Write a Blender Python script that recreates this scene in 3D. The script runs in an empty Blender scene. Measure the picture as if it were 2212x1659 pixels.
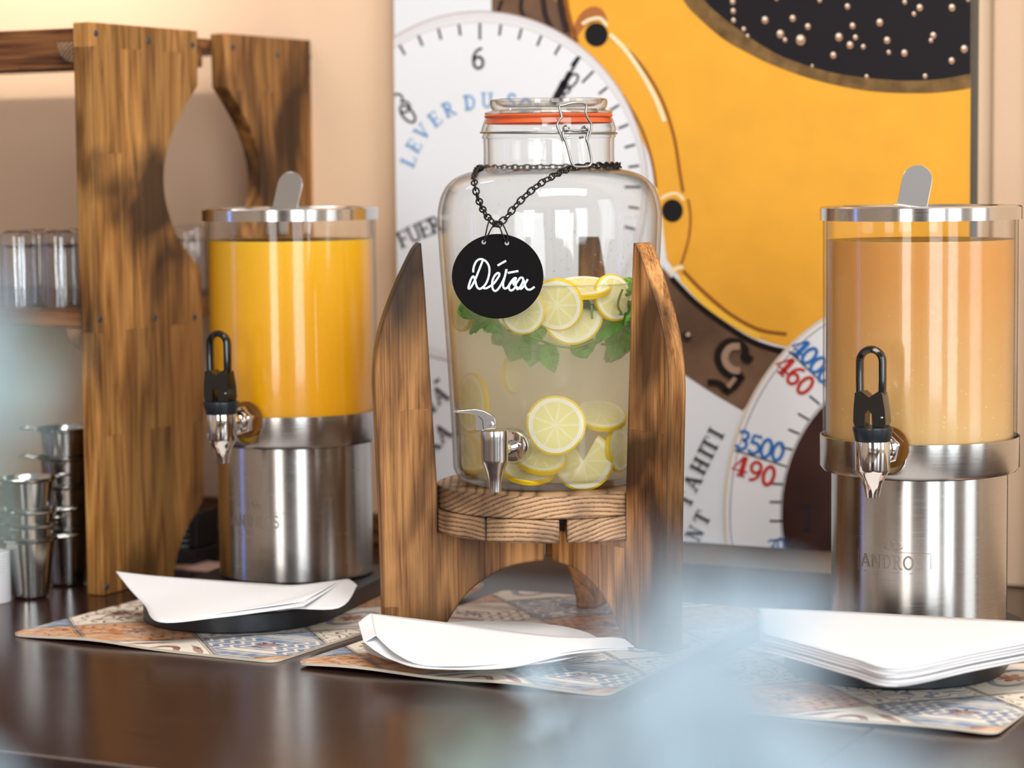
import bpy, bmesh, math, random
from mathutils import Vector, Matrix, noise
random.seed(7)
sc = bpy.context.scene
col = sc.collection

# ------------------------------------------------------------------ camera
FPX = 85 / 36 * 2212          # focal length in pixels of the 2212 x 1659 frame
CAM_H = .461                  # camera height above the counter top (z = 0)
PITCH = math.atan((829.5 - 370) / FPX)
ROLL = .0105
cam = bpy.data.objects.new('camera', bpy.data.cameras.new('camera'))
col.objects.link(cam)
cam.data.lens = 85
cam.data.sensor_width = 36
cam.location = (0, 0, CAM_H)
cam.rotation_euler = (Matrix.Rotation(math.pi / 2 - PITCH, 3, 'X') @ Matrix.Rotation(-ROLL, 3, 'Z')).to_euler()
cam.data.dof.use_dof = True
cam.data.dof.focus_distance = 2.27
cam.data.dof.aperture_fstop = 4.0
cam.data.clip_start = .02
sc.camera = cam

# ------------------------------------------------------------------ world, lights, exposure
sc.view_settings.view_transform = 'Standard'
sc.view_settings.look = 'None'
sc.view_settings.gamma = 1
sc.view_settings.use_curve_mapping = False
sc.view_settings.exposure = 0.0
sc.cycles.use_denoising = True
sc.cycles.use_adaptive_sampling = True
sc.cycles.adaptive_threshold = .07
sc.cycles.adaptive_min_samples = 20
sc.cycles.max_bounces = 14
sc.cycles.transparent_max_bounces = 32
sc.cycles.volume_bounces = 14
sc.cycles.diffuse_bounces = 3
sc.cycles.glossy_bounces = 4
sc.cycles.transmission_bounces = 10
sc.cycles.caustics_reflective = False
sc.cycles.caustics_refractive = False
sc.cycles.sample_clamp_indirect = 6

world = bpy.data.worlds.new('world')
sc.world = world
world.use_nodes = True
world.node_tree.nodes['Background'].inputs[0].default_value = (1, .96, .92, 1)
world.node_tree.nodes['Background'].inputs[1].default_value = .37


def area(name, loc, target, sx, sy, power, color):
    l = bpy.data.lights.new(name, 'AREA')
    l.shape = 'RECTANGLE'
    l.size, l.size_y = sx, sy
    l.energy = power
    l.color = color
    o = bpy.data.objects.new(name, l)
    col.objects.link(o)
    o.location = loc
    o.rotation_euler = (Vector(target) - Vector(loc)).to_track_quat('-Z', 'Y').to_euler()
    return o


# unseen cool and warm lights added on the camera's side to streak the steel
area('window_light_front', (1.25, -3.2, .85), (.1, 2.4, .2), 1.5, 2.3, 80, (.88, .95, 1))
area('fill_light_front_b', (2.75, -1.9, .85), (.1, 2.4, .2), 1.0, 2.3, 52, (.86, .95, 1))
area('fill_light_side', (3.1, .7, .9), (.1, 2.4, .2), .9, 2.2, 24, (.86, .95, 1))
area('fill_light_left', (-2.0, -2.7, .85), (0, 2.4, .2), 1.0, 2.2, 60, (1, .97, .93))
area('blue_neon_light', (-2.7, 2.15, .45), (-.24, 2.6, .2), .10, 1.0, 1.6, (.10, .30, 1))
# ceiling lamp and an unseen strip added to brighten the wall over the rack
area('ceiling_light', (.55, .75, 2.55), (.2, 2.8, .15), 2.2, 1.0, 70, (1, .96, .92))
area('wall_wash_light', (-.92, 3.02, 1.42), (-.80, 3.42, .8), .9, .06, 4.5, (1, .94, .91))


def spot(name, loc, target, power, color, cone, blend=.6, size=.05):
    l = bpy.data.lights.new(name, 'SPOT')
    l.energy = power
    l.color = color
    l.spot_size = math.radians(cone)
    l.spot_blend = blend
    l.shadow_soft_size = size
    o = bpy.data.objects.new(name, l)
    col.objects.link(o)
    o.location = loc
    o.rotation_euler = (Vector(target) - Vector(loc)).to_track_quat('-Z', 'Y').to_euler()
    return o


spot('wall_spot', (-1.29, 2.1, 2.2), (-1.0, 3.3, .8), 150, (1, .89, .80), 44, .6, .04)

# ------------------------------------------------------------------ view geometry helpers
CAMP = Vector((0, 0, CAM_H))


def ray(px, py):
    dx, dy = px - 1106, py - 829.5
    x = (dx * math.cos(ROLL) - dy * math.sin(ROLL)) / FPX
    y = -(dx * math.sin(ROLL) + dy * math.cos(ROLL)) / FPX
    return Vector((x, math.cos(PITCH) + y * math.sin(PITCH), -math.sin(PITCH) + y * math.cos(PITCH)))


def at_depth(px, py, Y):
    d = ray(px, py)
    return CAMP + d * (Y / d.y)


def at_height(px, py, z=0.0):
    d = ray(px, py)
    return CAMP + d * ((z - CAM_H) / d.z)


YAW = math.radians(26.7)
E1 = Vector((math.cos(YAW), -math.sin(YAW), 0))      # along the wall, to the right
E2 = Vector((math.sin(YAW), math.cos(YAW), 0))       # into the wall
WORG = Vector((-.39, 3.11, 0))                       # a point at the foot of the wall


def at_wall(px, py, off=0.0):
    """point on the plane lying off metres in front of the wall"""
    d = ray(px, py)
    o = WORG - E2 * off
    return CAMP + d * ((o - CAMP).dot(E2) / d.dot(E2))


def wall_local(p):
    d = p - WORG
    return Vector((d.dot(E1), d.dot(E2), p.z))


# ------------------------------------------------------------------ object helpers
def mesh(name, verts, faces, mat=None, parent=None, smooth=False, loc=None, rotz=None):
    m = bpy.data.meshes.new(name)
    m.from_pydata([tuple(v) for v in verts], [], faces)
    bm = bmesh.new()
    bm.from_mesh(m)
    bmesh.ops.recalc_face_normals(bm, faces=bm.faces)
    bm.to_mesh(m)
    bm.free()
    if smooth:
        for p in m.polygons:
            p.use_smooth = True
    o = bpy.data.objects.new(name, m)
    col.objects.link(o)
    if mat:
        m.materials.append(mat)
    if parent:
        o.parent = parent
    if loc is not None:
        o.location = loc
    if rotz is not None:
        o.rotation_euler = (0, 0, rotz)
    return o


def thing(name, label, cat, loc=(0, 0, 0), rotz=0.0, group=None):
    o = bpy.data.objects.new(name, None)
    col.objects.link(o)
    o.location = loc
    o.rotation_euler = (0, 0, rotz)
    o.empty_display_size = .02
    tag(o, label, cat, group)
    return o


def tag(o, label, cat, group=None):
    o['label'] = label
    o['category'] = cat
    if group:
        o['group'] = group
    return o


def structure(o, label=None, cat=None):
    o['kind'] = 'structure'
    if label:
        tag(o, label, cat)
    return o


def bevel(o, w, seg=2, ang=30):
    b = o.modifiers.new('bevel', 'BEVEL')
    b.width = w
    b.segments = seg
    b.limit_method = 'ANGLE'
    b.angle_limit = math.radians(ang)
    return o


def autosmooth(o, ang=35):
    m = o.data
    for p in m.polygons:
        p.use_smooth = True
    bm = bmesh.new()
    bm.from_mesh(m)
    for e in bm.edges:
        if len(e.link_faces) == 2 and e.calc_face_angle(0) > math.radians(ang):
            e.smooth = False
    bm.to_mesh(m)
    bm.free()
    return o


def copy_tree(o, parent=None):
    c = o.copy()
    col.objects.link(c)
    c.parent = parent
    for ch in list(o.children):
        copy_tree(ch, c)
    return c


def lathe_data(profile, seg=64, closed=False):
    v, f = [], []
    n = len(profile)
    idx = []
    for (r, z) in profile:
        if r < 1e-6:
            idx.append([len(v)] * seg)
            v.append((0, 0, z))
        else:
            s = len(v)
            idx.append(list(range(s, s + seg)))
            for k in range(seg):
                a = 2 * math.pi * k / seg
                v.append((r * math.cos(a), r * math.sin(a), z))
    rng = range(n) if closed else range(n - 1)
    for i in rng:
        a, b = idx[i], idx[(i + 1) % n]
        for k in range(seg):
            k2 = (k + 1) % seg
            q = []
            for t in (a[k], a[k2], b[k2], b[k]):
                if t not in q:
                    q.append(t)
            if len(q) > 2:
                f.append(q)
    return v, f


def lathe(name, profile, mat, parent=None, seg=64, closed=False, loc=None, ang=35, xf=None):
    v, f = lathe_data(profile, seg, closed)
    if xf:
        v = [xf @ Vector(p) for p in v]
    o = mesh(name, v, f, mat, parent, loc=loc)
    return autosmooth(o, ang)


def box_data(x0, x1, y0, y1, z0, z1):
    v = [(x0, y0, z0), (x1, y0, z0), (x1, y1, z0), (x0, y1, z0), (x0, y0, z1), (x1, y0, z1), (x1, y1, z1), (x0, y1, z1)]
    f = [(0, 3, 2, 1), (4, 5, 6, 7), (0, 1, 5, 4), (1, 2, 6, 5), (2, 3, 7, 6), (3, 0, 4, 7)]
    return v, f


def box(name, x0, x1, y0, y1, z0, z1, mat, parent=None, bev=0, loc=None, rotz=None):
    o = mesh(name, *box_data(x0, x1, y0, y1, z0, z1), mat, parent, loc=loc, rotz=rotz)
    if bev:
        bevel(o, bev)
    return o


def prism_data(pts, fn, t0, t1):
    """pts: outline in 2-D; fn(a, b, t) -> 3-D; thickness from t0 to t1"""
    n = len(pts)
    v = [fn(a, b, t0) for a, b in pts] + [fn(a, b, t1) for a, b in pts]
    f = [list(range(n))[::-1], list(range(n, 2 * n))]
    for i in range(n):
        j = (i + 1) % n
        f.append((i, j, n + j, n + i))
    return v, f


def tube_data(path, r, seg=8, closed=False, cap=True, radii=None):
    path = [Vector(p) for p in path]
    n = len(path)
    v, f = [], []
    T = []
    for i in range(n):
        if closed:
            t = path[(i + 1) % n] - path[i - 1]
        else:
            t = path[min(i + 1, n - 1)] - path[max(i - 1, 0)]
        T.append(t.normalized() if t.length > 1e-9 else Vector((0, 0, 1)))
    up = Vector((0, 0, 1)) if abs(T[0].z) < .9 else Vector((1, 0, 0))
    u = (up - T[0] * up.dot(T[0])).normalized()
    for i in range(n):
        u = (u - T[i] * u.dot(T[i]))
        u = u.normalized() if u.length > 1e-6 else T[i].orthogonal().normalized()
        w = T[i].cross(u)
        rr = radii[i] if radii else r
        for k in range(seg):
            a = 2 * math.pi * k / seg
            v.append(path[i] + u * (rr * math.cos(a)) + w * (rr * math.sin(a)))
    for i in range(n if closed else n - 1):
        j = (i + 1) % n
        for k in range(seg):
            k2 = (k + 1) % seg
            f.append((i * seg + k, i * seg + k2, j * seg + k2, j * seg + k))
    if cap and not closed:
        f.append(list(range(seg))[::-1])
        f.append(list(range((n - 1) * seg, n * seg)))
    return v, f


def tube(name, path, r, mat, parent=None, seg=8, closed=False, radii=None, loc=None):
    return autosmooth(mesh(name, *tube_data(path, r, seg, closed, True, radii), mat, parent, loc=loc), 60)


def join_data(parts):
    V, F = [], []
    for v, f in parts:
        n = len(V)
        V += [tuple(p) for p in v]
        F += [[i + n for i in q] for q in f]
    return V, F


def smooth_path(pts, sub=6, closed=False):
    """Catmull-Rom through points of any dimension"""
    pts = [Vector(p) for p in pts]
    n = len(pts)
    out = []
    for i in range(n if closed else n - 1):
        if closed:
            p0, p1, p2, p3 = pts[i - 1], pts[i], pts[(i + 1) % n], pts[(i + 2) % n]
        else:
            p0, p1, p2, p3 = pts[max(i - 1, 0)], pts[i], pts[i + 1], pts[min(i + 2, n - 1)]
        for k in range(sub):
            t = k / sub
            out.append(.5 * ((2 * p1) + (p2 - p0) * t + (2 * p0 - 5 * p1 + 4 * p2 - p3) * t * t + (3 * p1 - p0 - 3 * p2 + p3) * t ** 3))
    if not closed:
        out.append(pts[-1])
    return out


def ribbon2d(pts, w, closed=False):
    """flat stroke: list of quads in 2-D around a polyline"""
    pts = [Vector((p[0], p[1])) for p in pts]
    n = len(pts)
    v = []
    for i in range(n):
        if closed:
            t = pts[(i + 1) % n] - pts[i - 1]
        else:
            t = pts[min(i + 1, n - 1)] - pts[max(i - 1, 0)]
        t = t.normalized() if t.length > 1e-9 else Vector((1, 0))
        m = Vector((-t.y, t.x)) * (w / 2)
        v += [pts[i] + m, pts[i] - m]
    f = []
    for i in range(n if closed else n - 1):
        j = (i + 1) % n
        f.append((2 * i, 2 * i + 1, 2 * j + 1, 2 * j))
    return v, f


# ------------------------------------------------------------------ materials
def lin(r, g, b):
    def c(x):
        x /= 255
        return x / 12.92 if x <= .04045 else ((x + .055) / 1.055) ** 2.4
    return (c(r), c(g), c(b), 1)


def new_mat(name):
    m = bpy.data.materials.new(name)
    m.use_nodes = True
    nt = m.node_tree
    return m, nt, nt.nodes, nt.links, nt.nodes['Principled BSDF']


def plain(name, rgb, rough=.5, metal=0, spec=.5, noise_amt=0.0, noise_scale=30, bump=0, sheen=0, coat=0):
    m, nt, N, L, P = new_mat(name)
    P.inputs['Base Color'].default_value = rgb
    P.inputs['Roughness'].default_value = rough
    P.inputs['Metallic'].default_value = metal
    P.inputs['Specular IOR Level'].default_value = spec
    P.inputs['Coat Weight'].default_value = coat
    if noise_amt or bump:
        tc = N.new('ShaderNodeTexCoord')
        no = N.new('ShaderNodeTexNoise')
        no.inputs['Scale'].default_value = noise_scale
        no.inputs['Detail'].default_value = 4
        L.new(tc.outputs['Object'], no.inputs['Vector'])
        if noise_amt:
            hsv = N.new('ShaderNodeHueSaturation')
            hsv.inputs['Color'].default_value = rgb
            mr = N.new('ShaderNodeMapRange')
            mr.inputs['From Min'].default_value = .3
            mr.inputs['From Max'].default_value = .7
            mr.inputs['To Min'].default_value = 1 - noise_amt
            mr.inputs['To Max'].default_value = 1 + noise_amt
            L.new(no.outputs['Fac'], mr.inputs['Value'])
            L.new(mr.outputs[0], hsv.inputs['Value'])
            L.new(hsv.outputs[0], P.inputs['Base Color'])
        if bump:
            b = N.new('ShaderNodeBump')
            b.inputs['Strength'].default_value = bump
            b.inputs['Distance'].default_value = .002
            L.new(no.outputs['Fac'], b.inputs['Height'])
            L.new(b.outputs[0], P.inputs['Normal'])
    return m


def ramp(N, stops):
    r = N.new('ShaderNodeValToRGB')
    e = r.color_ramp.elements
    e[0].position, e[0].color = stops[0]
    e[1].position, e[1].color = stops[-1]
    for p, c in stops[1:-1]:
        x = e.new(p)
        x.color = c
    return r


def wood(name, light, mid, dark, seed=0, grain='Z', burn=.5, stave=.05, edge=True, ring=6.0, rough=.5, endgrain=False, tip=None):
    """charred softwood, grain along the object's own axis"""
    m, nt, N, L, P = new_mat(name)
    tc = N.new('ShaderNodeTexCoord')
    rot = N.new('ShaderNodeMapping')
    rot.inputs['Location'].default_value = (seed * 1.37, seed * 2.11, seed * .73)
    if grain == 'X':
        rot.inputs['Rotation'].default_value = (0, math.pi / 2, 0)
    elif grain == 'Y':
        rot.inputs['Rotation'].default_value = (math.pi / 2, 0, 0)
    L.new(tc.outputs['Object'], rot.inputs['Vector'])

    def mapped(s):
        mp = N.new('ShaderNodeMapping')
        mp.inputs['Scale'].default_value = s
        L.new(rot.outputs[0], mp.inputs['Vector'])
        return mp

    # stave tone: random per glued strip
    sep = N.new('ShaderNodeSeparateXYZ')
    L.new(rot.outputs[0], sep.inputs[0])
    cmb = N.new('ShaderNodeCombineXYZ')
    ad = N.new('ShaderNodeMath')
    ad.operation = 'ADD'
    L.new(sep.outputs[0], ad.inputs[0])
    L.new(sep.outputs[1], ad.inputs[1])
    L.new(sep.outputs[2], cmb.inputs[0])
    L.new(ad.outputs[0], cmb.inputs[1])
    br = N.new('ShaderNodeTexBrick')
    br.inputs['Color1'].default_value = (0, 0, 0, 1)
    br.inputs['Color2'].default_value = (1, 1, 1, 1)
    br.inputs['Mortar'].default_value = (.2, .2, .2, 1)
    br.inputs['Scale'].default_value = 1
    br.inputs['Mortar Size'].default_value = .0004
    br.inputs['Brick Width'].default_value = .31
    br.inputs['Row Height'].default_value = stave
    br.offset = .37
    L.new(cmb.outputs[0], br.inputs['Vector'])
    # rings / cathedral grain, shifted for each stave
    shift = N.new('ShaderNodeVectorMath')
    shift.operation = 'MULTIPLY_ADD'
    mp1 = mapped((ring * 5, ring * 5, ring * .55) if not endgrain else (ring * 6, ring * 6, ring * 6))
    L.new(br.outputs['Color'], shift.inputs[0])
    shift.inputs[1].default_value = (7, 5, 3)
    L.new(mp1.outputs[0], shift.inputs[2])
    n0 = N.new('ShaderNodeTexNoise')
    n0.inputs['Scale'].default_value = 1.0
    n0.inputs['Detail'].default_value = 1.5
    L.new(shift.outputs[0], n0.inputs['Vector'])
    ml = N.new('ShaderNodeMath')
    ml.operation = 'MULTIPLY'
    ml.inputs[1].default_value = 5 if not endgrain else 14
    L.new(n0.outputs['Fac'], ml.inputs[0])
    fr = N.new('ShaderNodeMath')
    fr.operation = 'PINGPONG'
    fr.inputs[1].default_value = .5
    L.new(ml.outputs[0], fr.inputs[0])
    # fine fibre
    mp2 = mapped((520, 520, 12))
    n1 = N.new('ShaderNodeTexNoise')
    n1.inputs['Scale'].default_value = 1
    n1.inputs['Detail'].default_value = 5
    n1.inputs['Roughness'].default_value = .65
    L.new(mp2.outputs[0], n1.inputs['Vector'])
    mix = N.new('ShaderNodeMath')
    mix.operation = 'MULTIPLY_ADD'
    mix.inputs[1].default_value = .5 if not endgrain else 1.5
    L.new(fr.outputs[0], mix.inputs[0])
    sb = N.new('ShaderNodeMath')
    sb.operation = 'MULTIPLY'
    sb.inputs[1].default_value = .85
    L.new(n1.outputs['Fac'], sb.inputs[0])
    L.new(sb.outputs[0], mix.inputs[2])
    rp = ramp(N, [(.26, dark), (.46, mid), (.72, light)])
    L.new(mix.outputs[0], rp.inputs[0])
    # stave tone
    hsv = N.new('ShaderNodeHueSaturation')
    mr = N.new('ShaderNodeMapRange')
    mr.inputs['To Min'].default_value = .72
    mr.inputs['To Max'].default_value = 1.18
    L.new(br.outputs['Color'], mr.inputs['Value'])
    L.new(mr.outputs[0], hsv.inputs['Value'])
    L.new(rp.outputs[0], hsv.inputs['Color'])
    # scorch marks
    mp3 = mapped((9, 9, 4))
    n2 = N.new('ShaderNodeTexNoise')
    n2.inputs['Scale'].default_value = 1
    n2.inputs['Detail'].default_value = 3
    n2.inputs['Distortion'].default_value = .6
    L.new(mp3.outputs[0], n2.inputs['Vector'])
    sc_ = N.new('ShaderNodeMapRange')
    sc_.inputs['From Min'].default_value = .66 - .2 * burn
    sc_.inputs['From Max'].default_value = .79 - .2 * burn
    sc_.inputs['To Max'].default_value = .88
    L.new(n2.outputs['Fac'], sc_.inputs['Value'])
    mx = N.new('ShaderNodeMix')
    mx.data_type = 'RGBA'
    L.new(sc_.outputs[0], mx.inputs[0])
    L.new(hsv.outputs[0], mx.inputs[6])
    mx.inputs[7].default_value = (dark[0] * .55, dark[1] * .5, dark[2] * .5, 1)
    last = mx.outputs[2]
    if tip is not None:
        # charred tip of the board
        zs_ = N.new('ShaderNodeSeparateXYZ')
        L.new(tc.outputs['Object'], zs_.inputs[0])
        zn_ = N.new('ShaderNodeMath')
        zn_.operation = 'MULTIPLY_ADD'
        zn_.inputs[1].default_value = .16
        L.new(n2.outputs['Fac'], zn_.inputs[0])
        L.new(zs_.outputs[2], zn_.inputs[2])
        mt_ = N.new('ShaderNodeMapRange')
        mt_.inputs['From Min'].default_value = tip + .02
        mt_.inputs['From Max'].default_value = tip + .12
        mt_.inputs['To Max'].default_value = .9
        L.new(zn_.outputs[0], mt_.inputs['Value'])
        mxt = N.new('ShaderNodeMix')
        mxt.data_type = 'RGBA'
        L.new(mt_.outputs[0], mxt.inputs[0])
        L.new(last, mxt.inputs[6])
        mxt.inputs[7].default_value = (.022, .016, .013, 1)
        last = mxt.outputs[2]
    if edge:
        bv = N.new('ShaderNodeBevel')
        bv.samples = 4
        bv.inputs['Radius'].default_value = .0042
        geo = N.new('ShaderNodeNewGeometry')
        dt = N.new('ShaderNodeVectorMath')
        dt.operation = 'DOT_PRODUCT'
        L.new(bv.outputs[0], dt.inputs[0])
        L.new(geo.outputs['Normal'], dt.inputs[1])
        me = N.new('ShaderNodeMapRange')
        me.inputs['From Min'].default_value = .992
        me.inputs['From Max'].default_value = .90
        me.inputs['To Max'].default_value = .92
        L.new(dt.outputs['Value'], me.inputs['Value'])
        mx2 = N.new('ShaderNodeMix')
        mx2.data_type = 'RGBA'
        L.new(me.outputs[0], mx2.inputs[0])
        L.new(last, mx2.inputs[6])
        mx2.inputs[7].default_value = (.012, .008, .007, 1)
        last = mx2.outputs[2]
    L.new(last, P.inputs['Base Color'])
    P.inputs['Roughness'].default_value = rough
    P.inputs['Specular IOR Level'].default_value = .25
    b = N.new('ShaderNodeBump')
    b.inputs['Strength'].default_value = .35
    b.inputs['Distance'].default_value = .0008
    L.new(mix.outputs[0], b.inputs['Height'])
    L.new(b.outputs[0], P.inputs['Normal'])
    return m


def end_grain(name, cx, cz, light=lin(206, 166, 126), mid=lin(172, 130, 92), dark=lin(62, 42, 30)):
    """plank ends: growth-ring arcs round an axis along y, scorched in the late wood"""
    m, nt, N, L, P = new_mat(name)
    tc = N.new('ShaderNodeTexCoord')
    mp = N.new('ShaderNodeMapping')
    mp.inputs['Location'].default_value = (-cx, 0, -cz)
    mp.inputs['Scale'].default_value = (1, .15, 1)
    L.new(tc.outputs['Object'], mp.inputs['Vector'])
    wv = N.new('ShaderNodeTexWave')
    wv.wave_type = 'RINGS'
    wv.rings_direction = 'Y'
    wv.inputs['Scale'].default_value = 74
    wv.inputs['Distortion'].default_value = 3.6
    wv.inputs['Detail'].default_value = 2.5
    wv.inputs['Detail Scale'].default_value = .55
    L.new(mp.outputs[0], wv.inputs['Vector'])
    fi = N.new('ShaderNodeTexNoise')
    fi.inputs['Scale'].default_value = 420
    fi.inputs['Detail'].default_value = 3
    L.new(tc.outputs['Object'], fi.inputs['Vector'])
    ad = N.new('ShaderNodeMath')
    ad.operation = 'MULTIPLY_ADD'
    ad.inputs[1].default_value = .55
    L.new(fi.outputs['Fac'], ad.inputs[0])
    L.new(wv.outputs['Fac'], ad.inputs[2])
    rp = ramp(N, [(.18, dark), (.42, mid), (.95, light)])
    L.new(ad.outputs[0], rp.inputs[0])
    n2 = N.new('ShaderNodeTexNoise')
    n2.inputs['Scale'].default_value = 17
    n2.inputs['Detail'].default_value = 4
    L.new(tc.outputs['Object'], n2.inputs['Vector'])
    mr = N.new('ShaderNodeMapRange')
    mr.inputs['From Min'].default_value = .37
    mr.inputs['From Max'].default_value = .68
    mr.inputs['To Max'].default_value = .85
    L.new(n2.outputs['Fac'], mr.inputs['Value'])
    mx = N.new('ShaderNodeMix')
    mx.data_type = 'RGBA'
    L.new(mr.outputs[0], mx.inputs[0])
    L.new(rp.outputs[0], mx.inputs[6])
    mx.inputs[7].default_value = (dark[0] * .7, dark[1] * .7, dark[2] * .7, 1)
    bv = N.new('ShaderNodeBevel')
    bv.samples = 4
    bv.inputs['Radius'].default_value = .003
    geo = N.new('ShaderNodeNewGeometry')
    dt = N.new('ShaderNodeVectorMath')
    dt.operation = 'DOT_PRODUCT'
    L.new(bv.outputs[0], dt.inputs[0])
    L.new(geo.outputs['Normal'], dt.inputs[1])
    me = N.new('ShaderNodeMapRange')
    me.inputs['From Min'].default_value = .985
    me.inputs['From Max'].default_value = .86
    me.inputs['To Max'].default_value = .92
    L.new(dt.outputs['Value'], me.inputs['Value'])
    mx2 = N.new('ShaderNodeMix')
    mx2.data_type = 'RGBA'
    L.new(me.outputs[0], mx2.inputs[0])
    L.new(mx.outputs[2], mx2.inputs[6])
    mx2.inputs[7].default_value = (.012, .008, .007, 1)
    L.new(mx2.outputs[2], P.inputs['Base Color'])
    P.inputs['Roughness'].default_value = .6
    b = N.new('ShaderNodeBump')
    b.inputs['Strength'].default_value = .5
    b.inputs['Distance'].default_value = .0008
    L.new(ad.outputs[0], b.inputs['Height'])
    L.new(b.outputs[0], P.inputs['Normal'])
    return m


def clear_glass(name, tint=(.97, .98, .98), edge_tint=(.62, .64, .62), rough=.02, wobble=0, refl=1.0):
    """thin clear wall: lets light through, mirrors at grazing angles"""
    m, nt, N, L, P = new_mat(name)
    N.remove(P)
    out = N['Material Output']
    lw = N.new('ShaderNodeLayerWeight')
    lw.inputs['Blend'].default_value = .5
    pw = N.new('ShaderNodeMath')
    pw.operation = 'POWER'
    pw.inputs[1].default_value = 5
    fr = N.new('ShaderNodeMath')
    fr.operation = 'MULTIPLY_ADD'
    fr.inputs[1].default_value = .8
    fr.inputs[2].default_value = .04
    L.new(lw.outputs['Facing'], pw.inputs[0])
    L.new(pw.outputs[0], fr.inputs[0])
    rp = ramp(N, [(0.0, (*tint, 1)), (.55, (*tint, 1)), (1.0, (*edge_tint, 1))])
    L.new(lw.outputs['Facing'], rp.inputs[0])
    tr = N.new('ShaderNodeBsdfTransparent')
    L.new(rp.outputs[0], tr.inputs[0])
    gl = N.new('ShaderNodeBsdfGlossy')
    gl.inputs['Roughness'].default_value = rough
    mxs = N.new('ShaderNodeMixShader')
    mu = N.new('ShaderNodeMath')
    mu.operation = 'MULTIPLY'
    mu.inputs[1].default_value = refl
    mu.use_clamp = True
    L.new(fr.outputs[0], mu.inputs[0])
    L.new(mu.outputs[0], mxs.inputs[0])
    L.new(tr.outputs[0], mxs.inputs[1])
    L.new(gl.outputs[0], mxs.inputs[2])
    if wobble:
        tc = N.new('ShaderNodeTexCoord')
        no = N.new('ShaderNodeTexNoise')
        no.inputs['Scale'].default_value = 22
        no.inputs['Detail'].default_value = 1
        b = N.new('ShaderNodeBump')
        b.inputs['Strength'].default_value = wobble
        b.inputs['Distance'].default_value = .004
        L.new(tc.outputs['Object'], no.inputs['Vector'])
        L.new(no.outputs['Fac'], b.inputs['Height'])
        L.new(b.outputs[0], gl.inputs['Normal'])
        L.new(b.outputs[0], lw.inputs['Normal'])
    L.new(mxs.outputs[0], out.inputs['Surface'])
    return m


def steel(name, rgb=(.62, .60, .58, 1), rough=.22, aniso=.0, brushed=None):
    m, nt, N, L, P = new_mat(name)
    P.inputs['Base Color'].default_value = rgb
    P.inputs['Metallic'].default_value = 1
    P.inputs['Roughness'].default_value = rough
    if brushed:
        # turned finish: fine lines round the axis stretch the highlights along it
        tg = N.new('ShaderNodeTangent')
        tg.direction_type = 'RADIAL'
        tg.axis = 'Z'
        L.new(tg.outputs[0], P.inputs['Tangent'])
        P.inputs['Anisotropic'].default_value = .85
        P.inputs['Anisotropic Rotation'].default_value = .25
        tc = N.new('ShaderNodeTexCoord')
        mp = N.new('ShaderNodeMapping')
        mp.inputs['Scale'].default_value = brushed
        no = N.new('ShaderNodeTexNoise')
        no.inputs['Scale'].default_value = 1
        no.inputs['Detail'].default_value = 3
        L.new(tc.outputs['Object'], mp.inputs['Vector'])
        L.new(mp.outputs[0], no.inputs['Vector'])
        mr = N.new('ShaderNodeMapRange')
        mr.inputs['To Min'].default_value = rough * .75
        mr.inputs['To Max'].default_value = rough * 1.3
        L.new(no.outputs['Fac'], mr.inputs['Value'])
        L.new(mr.outputs[0], P.inputs['Roughness'])
    return m


M = {}
M['wall'] = plain('wall_paint', lin(238, 204, 170), .8, noise_amt=.03, noise_scale=3)
M['room'] = plain('room_paint', lin(205, 188, 172), .8)
M['added_dark'] = plain('added_dark_panel', lin(70, 58, 50), .6)
M['floor'] = plain('floor_tile', lin(120, 105, 92), .5)
M['pilaster'] = plain('pilaster_paint', lin(224, 190, 158), .7)
M['black_trim'] = plain('black_trim', lin(18, 16, 16), .4)

W_L, W_M, W_D = lin(212, 156, 96), lin(162, 110, 62), lin(66, 42, 26)
M['wood_rack'] = wood('charred_wood_rack', lin(186, 136, 74), lin(140, 94, 46), lin(58, 36, 18), 3, 'Z', .62, .042, False)
M['wood_rack_b'] = wood('charred_wood_rack_rear', lin(176, 124, 70), lin(128, 84, 44), lin(52, 32, 20), 9, 'Z', .6, .042, False)
M['wood_rail'] = wood('charred_wood_rail', lin(150, 100, 58), lin(104, 64, 36), lin(46, 28, 18), 5, 'X', .55, .05, False)
M['wood_stand'] = [wood('charred_wood_stand_%d' % i, W_L, W_M, W_D, (11, 15, 19)[i], 'Z', .80, .055, True, tip=(.33, None, .36)[i]) for i in range(3)]
M['wood_disc'] = [end_grain('charred_end_grain_%d' % i, cx, cz) for i, (cx, cz) in enumerate(((.03, -.05), (-.09, -.03), (-.035, -.06), (.085, -.02)))]
M['block_end'] = end_grain('end_grain_block', .012, -.03)

M['glass'] = clear_glass('jar_glass', (.985, .988, .985), (.58, .57, .55), .03, .12, .8)
M['glass_lid'] = clear_glass('lid_glass', (.93, .92, .89), (.42, .38, .33), .03, .2, 1.6)
M['plastic'] = clear_glass('clear_plastic', (.985, .985, .98), (.70, .69, .67), .06, .03, .5)
M['tumbler'] = clear_glass('tumbler_glass', (.93, .94, .95), (.40, .42, .45), .03, .4, 2.2)
M['dish'] = clear_glass('dish_glass', (.9, .93, .92), (.4, .42, .42), .03, .1, 1.6)
M['gasket'] = plain('orange_rubber', lin(232, 96, 40), .45)
M['wire'] = steel('clasp_wire', (.40, .41, .40, 1), .32)
M['steel'] = steel('brushed_steel', (.52, .50, .48, 1), .24, brushed=(30, 30, 900))
M['steel_lid'] = steel('lid_steel', (.58, .56, .54, 1), .22, brushed=(30, 30, 900))
M['chrome'] = steel('chrome', (.78, .75, .72, 1), .08)
M['satin'] = steel('satin_steel', (.66, .65, .64, 1), .2)
M['cup_steel'] = steel('cup_steel', (.55, .55, .54, 1), .17)
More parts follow.
